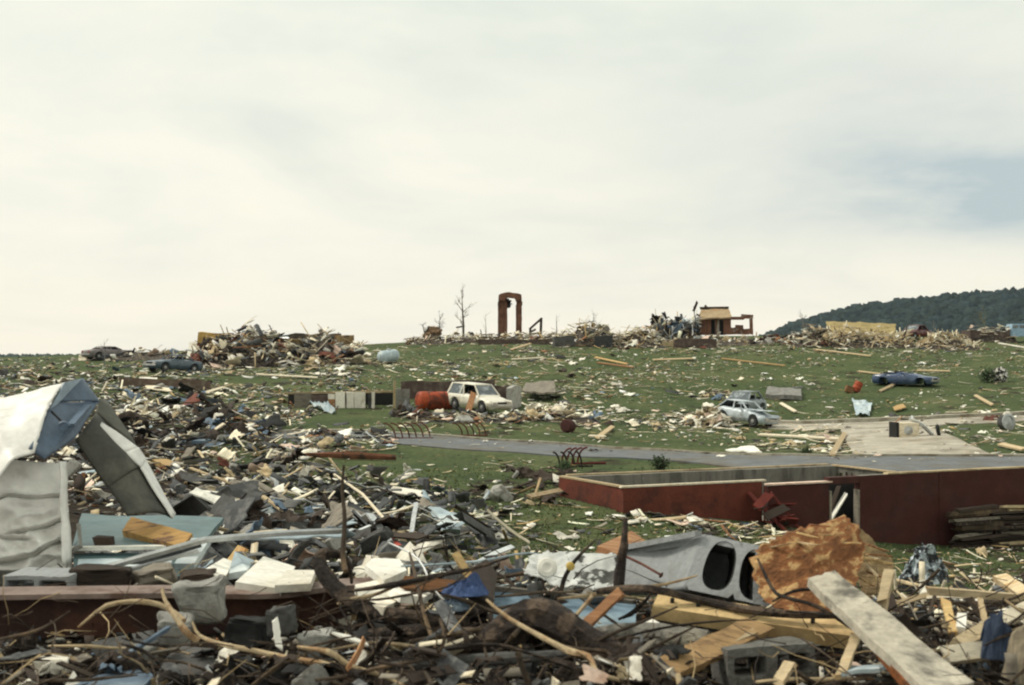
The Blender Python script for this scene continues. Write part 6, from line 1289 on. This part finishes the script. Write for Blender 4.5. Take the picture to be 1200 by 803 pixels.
nearscatter('in the near heap at the right', 760, DARKNEAR, .03, .2, (780, 1440), (3.0, 4.6), .17)
nearscatter('behind the rusty beam at the left', 460, wmx((DARKS, 1.2), (BITS, 1.4), (BLUES, .6), (WOODS, .5), ([('chunk', 'conc', 2), ('branch', 'barkd', 1.5)], 1)), .05, .24, (-260, 480), (4.9, 7), .22)
nearscatter('behind the near heap at the centre', 420, wmx((DARKS, 1.6), (BITS, .8), (BLUES, .6), (WOODS, .4), ([('branch', 'barkd', 3), ('branch', 'bark', 3)], 1)), .05, .24, (440, 740), (4.9, 7), .2)
nearscatter('on the edge of the near heap at the right', 360, wmx((DARKS, 1.3), (BITS, .9), (WOODS, 1), ([('branch', 'bark', 4), ('branch', 'barkd', 3)], 1)), .04, .2, (860, 1460), (4.6, 6.6), .12)
nearscatter('on the dark slope just past the near heap', 700, GREYMIX, .1, .6, (-260, 620), (7, 12), .3, .35)

# largest of each kind become objects, the rest one mixed mass per zone
REG.sort(key=lambda r: -r[0])
cnt = {}; rest = {}
CAP = dict(board=210, plank=50, sheet=200, slab=190, rag=130, chunk=190, branch=190, strip=90, shingle=150)
KEYS = {}
for r_ in REG:
    k = r_[1]; cnt[k] = cnt.get(k, 0)+1
    if cnt[k] <= CAP[k] and r_[0] > 9:
        o = bpy.data.objects.new(NAMES[k][0], vmesh(k, r_[2], r_[3])); COL.objects.link(o); o.matrix_world = r_[5]
        lb = f"{CN[r_[3]]} {NAMES[k][1]} {r_[4]}"; tag(o, lb, NAMES[k][2], f"{CN[r_[3]]} {NAMES[k][1]}s {r_[4]}")
    else: rest.setdefault(r_[4], []).append(r_)
def merge(name, items, label, cat='debris'):
    Vs, Q, C = [], {3: [], 4: []}, []; off = 0
    for (_, k, vi, c, z, Mx) in items:
        A, f = VAR[k][vi]; m3 = np.array(Mx.to_3x3()); Vs.append(A @ m3.T+np.array(Mx.translation)); cc = np.array(COLS[c])*random.uniform(.7, 1.3); C.append(np.tile(np.clip(cc, 0, .85), (len(A), 1)))
        for fa in f:
            if len(fa) in (3, 4): Q[len(fa)].append([i+off for i in fa])
            else:
                for j in range(1, len(fa)-1): Q[3].append([fa[0]+off, fa[j]+off, fa[j+1]+off])
        off += len(A)
    tri = Q[3]+[[a, b, c] for a, b, c, d in Q[4]]+[[a, c, d] for a, b, c, d in Q[4]]
    o = npmesh(name, np.concatenate(Vs), np.array(tri), MAT_ATTR, np.concatenate(C), kind='stuff'); return tag(o, label, cat)
for z, it in rest.items(): merge('mixed_debris', it, 'countless small pieces of debris '+z)
# fine litter: chips everywhere, real little slabs of wood and plaster
def litter(name, poly, n, cols, s0, s1, ymin, label, nearbox=None):
    if nearbox:
        (x0, x1), (y0, y1) = nearbox; Y = rng.uniform(y0, y1, n); px = rng.uniform(x0, x1, n)
    else:
        xs = [p[0] for p in poly]; ys = [p[1] for p in poly]; px = rng.uniform(min(xs), max(xs), n); py = rng.uniform(min(ys), max(ys), n)
        ok = np.array([inpoly(a, b, poly) for a, b in zip(px, py)]); px, py = px[ok], py[ok]; Y = hits(px, py, ymin)
    ok = ~np.isnan(Y); px, Y = px[ok], Y[ok]; x = (px-600)/F*Y; z = tz(x, Y)
    kp = np.array([noise.noise(Vector((a*.22, b*.16, 5)))+.6*noise.noise(Vector((a*.8, b*.6, 1))) for a, b in zip(x, Y)]); ok = (kp*1.6+.5 > rng.random(len(x))) | (Y < 9)
    px, Y, x, z = px[ok], Y[ok], x[ok], z[ok]
    q = (np.stack([x, Y], 1)-BN) @ MI.T; ok = ~((q[:, 0] > -.5) & (q[:, 0] < 22) & (q[:, 1] > -.1) & (q[:, 1] < np.where(q[:, 0] < BLEN+.4, 1.1, .12)))
    x, Y, z = x[ok], Y[ok], z[ok]; n = len(x)
    s = rng.uniform(s0, s1, n)*rng.uniform(.5, 1, n); asp = rng.uniform(.15, .8, n); th = rng.uniform(.08, .3, n); yaw = rng.uniform(0, 6.28, n); t = rng.normal(0, .3, n)
    cb_ = np.array([[-1, -1, -1], [1, -1, -1], [1, 1, -1], [-1, 1, -1], [-1, -1, 1], [1, -1, 1], [1, 1, 1], [-1, 1, 1]])*.5
    cj = cb_[None]+rng.normal(0, .1, (n, 8, 3)); P_ = cj*np.stack([s, s*asp, s*th*.6+.004], 1)[:, None, :]
    ct, st_ = np.cos(t)[:, None], np.sin(t)[:, None]; X_ = P_[:, :, 0]*ct-P_[:, :, 2]*st_; Z_ = P_[:, :, 0]*st_+P_[:, :, 2]*ct
    cy, sy = np.cos(yaw)[:, None], np.sin(yaw)[:, None]; V_ = np.stack([X_*cy-P_[:, :, 1]*sy+x[:, None], X_*sy+P_[:, :, 1]*cy+Y[:, None], Z_+z[:, None]+.01+np.abs(np.sin(t))[:, None]*s[:, None]*.3], 2)
    ff = np.array([[0, 3, 2, 1], [4, 5, 6, 7], [0, 1, 5, 4], [1, 2, 6, 5], [2, 3, 7, 6], [3, 0, 4, 7]]); Fq = (ff[None]+np.arange(n)[:, None, None]*8).reshape(-1, 4)
    cc = np.array([COLS[c] for c in cols])[rng.integers(0, len(cols), n)]*rng.uniform(.65, 1.2, (n, 1))
    tag(npmesh(name, V_.reshape(-1, 3), Fq, MAT_ATTR, np.repeat(np.clip(cc, 0, .85), 8, 0), kind='stuff'), label, 'litter')
PALE = ['pine', 'cream', 'paper', 'paper', 'tan', 'weath', 'yellow', 'white', 'weath', 'tan']; MIXC = PALE+['shing', 'concd', 'darkw', 'black', 'blue', 'conc', 'shing', 'orange', 'weath', 'darkw', 'conc']
litter('wood_litter', [(-20, 420), (430, 415), (430, 470), (330, 500), (-20, 500)], 9000, MIXC, .15, .5, 40, 'fine pale litter over the left slope')
litter('wood_litter', [(430, 404), (1210, 400), (1210, 440), (900, 440), (430, 480)], 8000, PALE, .1, .42, 45, 'fine pale litter over the grass below the crest')
litter('wood_litter', [(430, 440), (1210, 430), (1210, 536), (880, 528), (430, 505)], 4000, PALE, .08, .32, 35, 'fine pale litter over the middle slope')
litter('wood_litter', [(330, 520), (700, 545), (1010, 625), (1020, 650), (600, 650), (330, 570)], 2200, PALE[4:]+['darkw', 'bark', 'weath', 'darkw', 'bark', 'tan', 'yellow'], .04, .16, 12, 'fine litter in the lawn before the basement')
litter('wood_litter', [(1040, 645), (1210, 640), (1210, 700), (1040, 700)], 900, PALE+['orange', 'bark'], .03, .12, 9, 'fine litter on the grass at the right')
litter('rubble_litter', [(-260, 480), (330, 500), (420, 560), (600, 650), (-260, 660)], 12000, MIXC, .05, .28, 9, 'fine grey and pale litter in the left debris field')
litter('rubble_litter', None, 9000, MIXC+['barkd', 'darkw', 'concd', 'barkd'], .015, .07, 3, 'small crumbs of rubble in the near heap', ((-300, 1500), (2.8, 9)))
# twigs over the near heap and by the lawn edge
def twigs(name, n, xr, Yr, L_, hgt, label, cols):
    mb = MB(); C = []
    for _ in range(n):
        Y = random.uniform(*Yr); x = (random.uniform(*xr)-600)/F*Y; z = float(tz(x, Y))+hgt*random.random()**2+.01; a = random.uniform(0, 6.28); l = L_*random.uniform(.3, 1); p = Vector((x, Y, z)); pts = [p]
        d = Vector((math.cos(a), math.sin(a), random.gauss(0, .25)))
        for i in range(3): d = (d+Vector([random.gauss(0, .25) for _ in range(3)])).normalized(); pts.append(pts[-1]+d*l/3)
        n0 = len(mb.v); r = l*.008+.001; mb.tube(pts, [r, r*.8, r*.6, r*.3], 4, 0, 0); C += [COLS[random.choice(cols)]]*(len(mb.v)-n0)
    A = mb.arr(); tri = []
    for f in mb.f: tri += [[f[0], f[1], f[2]], [f[0], f[2], f[3]]]
    tag(npmesh(name, A, np.array(tri), MAT_ATTR, np.array(C), kind='stuff'), label, 'twigs')
twigs('twigs', 900, (-60, 1260), (3.2, 6.8), .32, .24, 'thin twigs tangled over the near heap', ['bark', 'barkd', 'barkd', 'peeled', 'bark'])
twigs('twigs', 700, (480, 1200), (9, 30), .9, .08, 'thin twigs lying on the grass beyond the near heap', ['bark', 'barkd', 'weath', 'peeled'])
# grass blades on the lawns
n = 42000
Y = 9*np.exp(rng.random(n)*math.log(60/9)); px = rng.uniform(380, 1420, n); x = (px-600)/F*Y; z = tz(x, Y)
nz_ = np.sin(x*1.3+Y*.8)*np.sin(Y*1.1-x*.7)*.5+np.sin(x*.37-Y*.29)*.5
ok = (nz_ < .55) & (Y > 13) & (px > 430+rng.normal(0, 60, n))
q = (np.stack([x, Y], 1)-BN) @ MI.T; ok &= ~((q[:, 0] > -.4) & (q[:, 0] < 30) & (q[:, 1] > -.06) & (q[:, 1] < np.where(q[:, 0] < BLEN, 1.1, 3)))
py_ = HZ-z/Y*F; ok &= ~((Y > 40) & (py_ < 549)) | (Y > 200)
x, Y, z = x[ok], Y[ok], z[ok]; n = len(x); h = rng.uniform(.03, .10, n); a = rng.uniform(0, 6.28, n); wd = .012+Y*.0006
b0 = np.stack([x-np.cos(a)*wd, Y-np.sin(a)*wd, z-.01], 1); b1_ = np.stack([x+np.cos(a)*wd, Y+np.sin(a)*wd, z-.01], 1); tp_ = np.stack([x+rng.normal(0, .03, n), Y+rng.normal(0, .03, n), z+h], 1)
Vg = np.stack([b0, b1_, tp_], 1).reshape(-1, 3); gc = np.array([.090, .118, .046])[None]*rng.uniform(.5, 1.7, (n, 1))+rng.random((n, 1))**4*np.array([[.10, .07, .02]])
tag(npmesh('grass_blades', Vg, np.arange(n*3).reshape(-1, 3), MAT_ATTR, np.repeat(gc, 3, 0), kind='stuff'), 'short green grass of the lawns in front of and beside the basement', 'grass')
for o in list(bpy.data.objects):
    if 'org' in o.keys(): del o['org']
hz = MB(); hz.box((0, 950, 50), (2600, 2200, 140)); ho = hz.build('haze', 'white'); ho['kind'] = 'stuff'; ho['label'] = 'faint bluish air between the camera and the far hill'
hm = bpy.data.materials.new('haze_air'); hm.use_nodes = True; hn = hm.node_tree.nodes; hn.clear(); ov = hn.new('ShaderNodeOutputMaterial'); pv = hn.new('ShaderNodeVolumePrincipled')
pv.inputs['Color'].default_value = (.62, .74, .88, 1); pv.inputs['Density'].default_value = .00006; hm.node_tree.links.new(pv.outputs[0], ov.inputs['Volume']); ho.data.materials[0] = hm
for k_ in ('org', 'category'):
    if k_ in ho.keys(): del ho[k_]
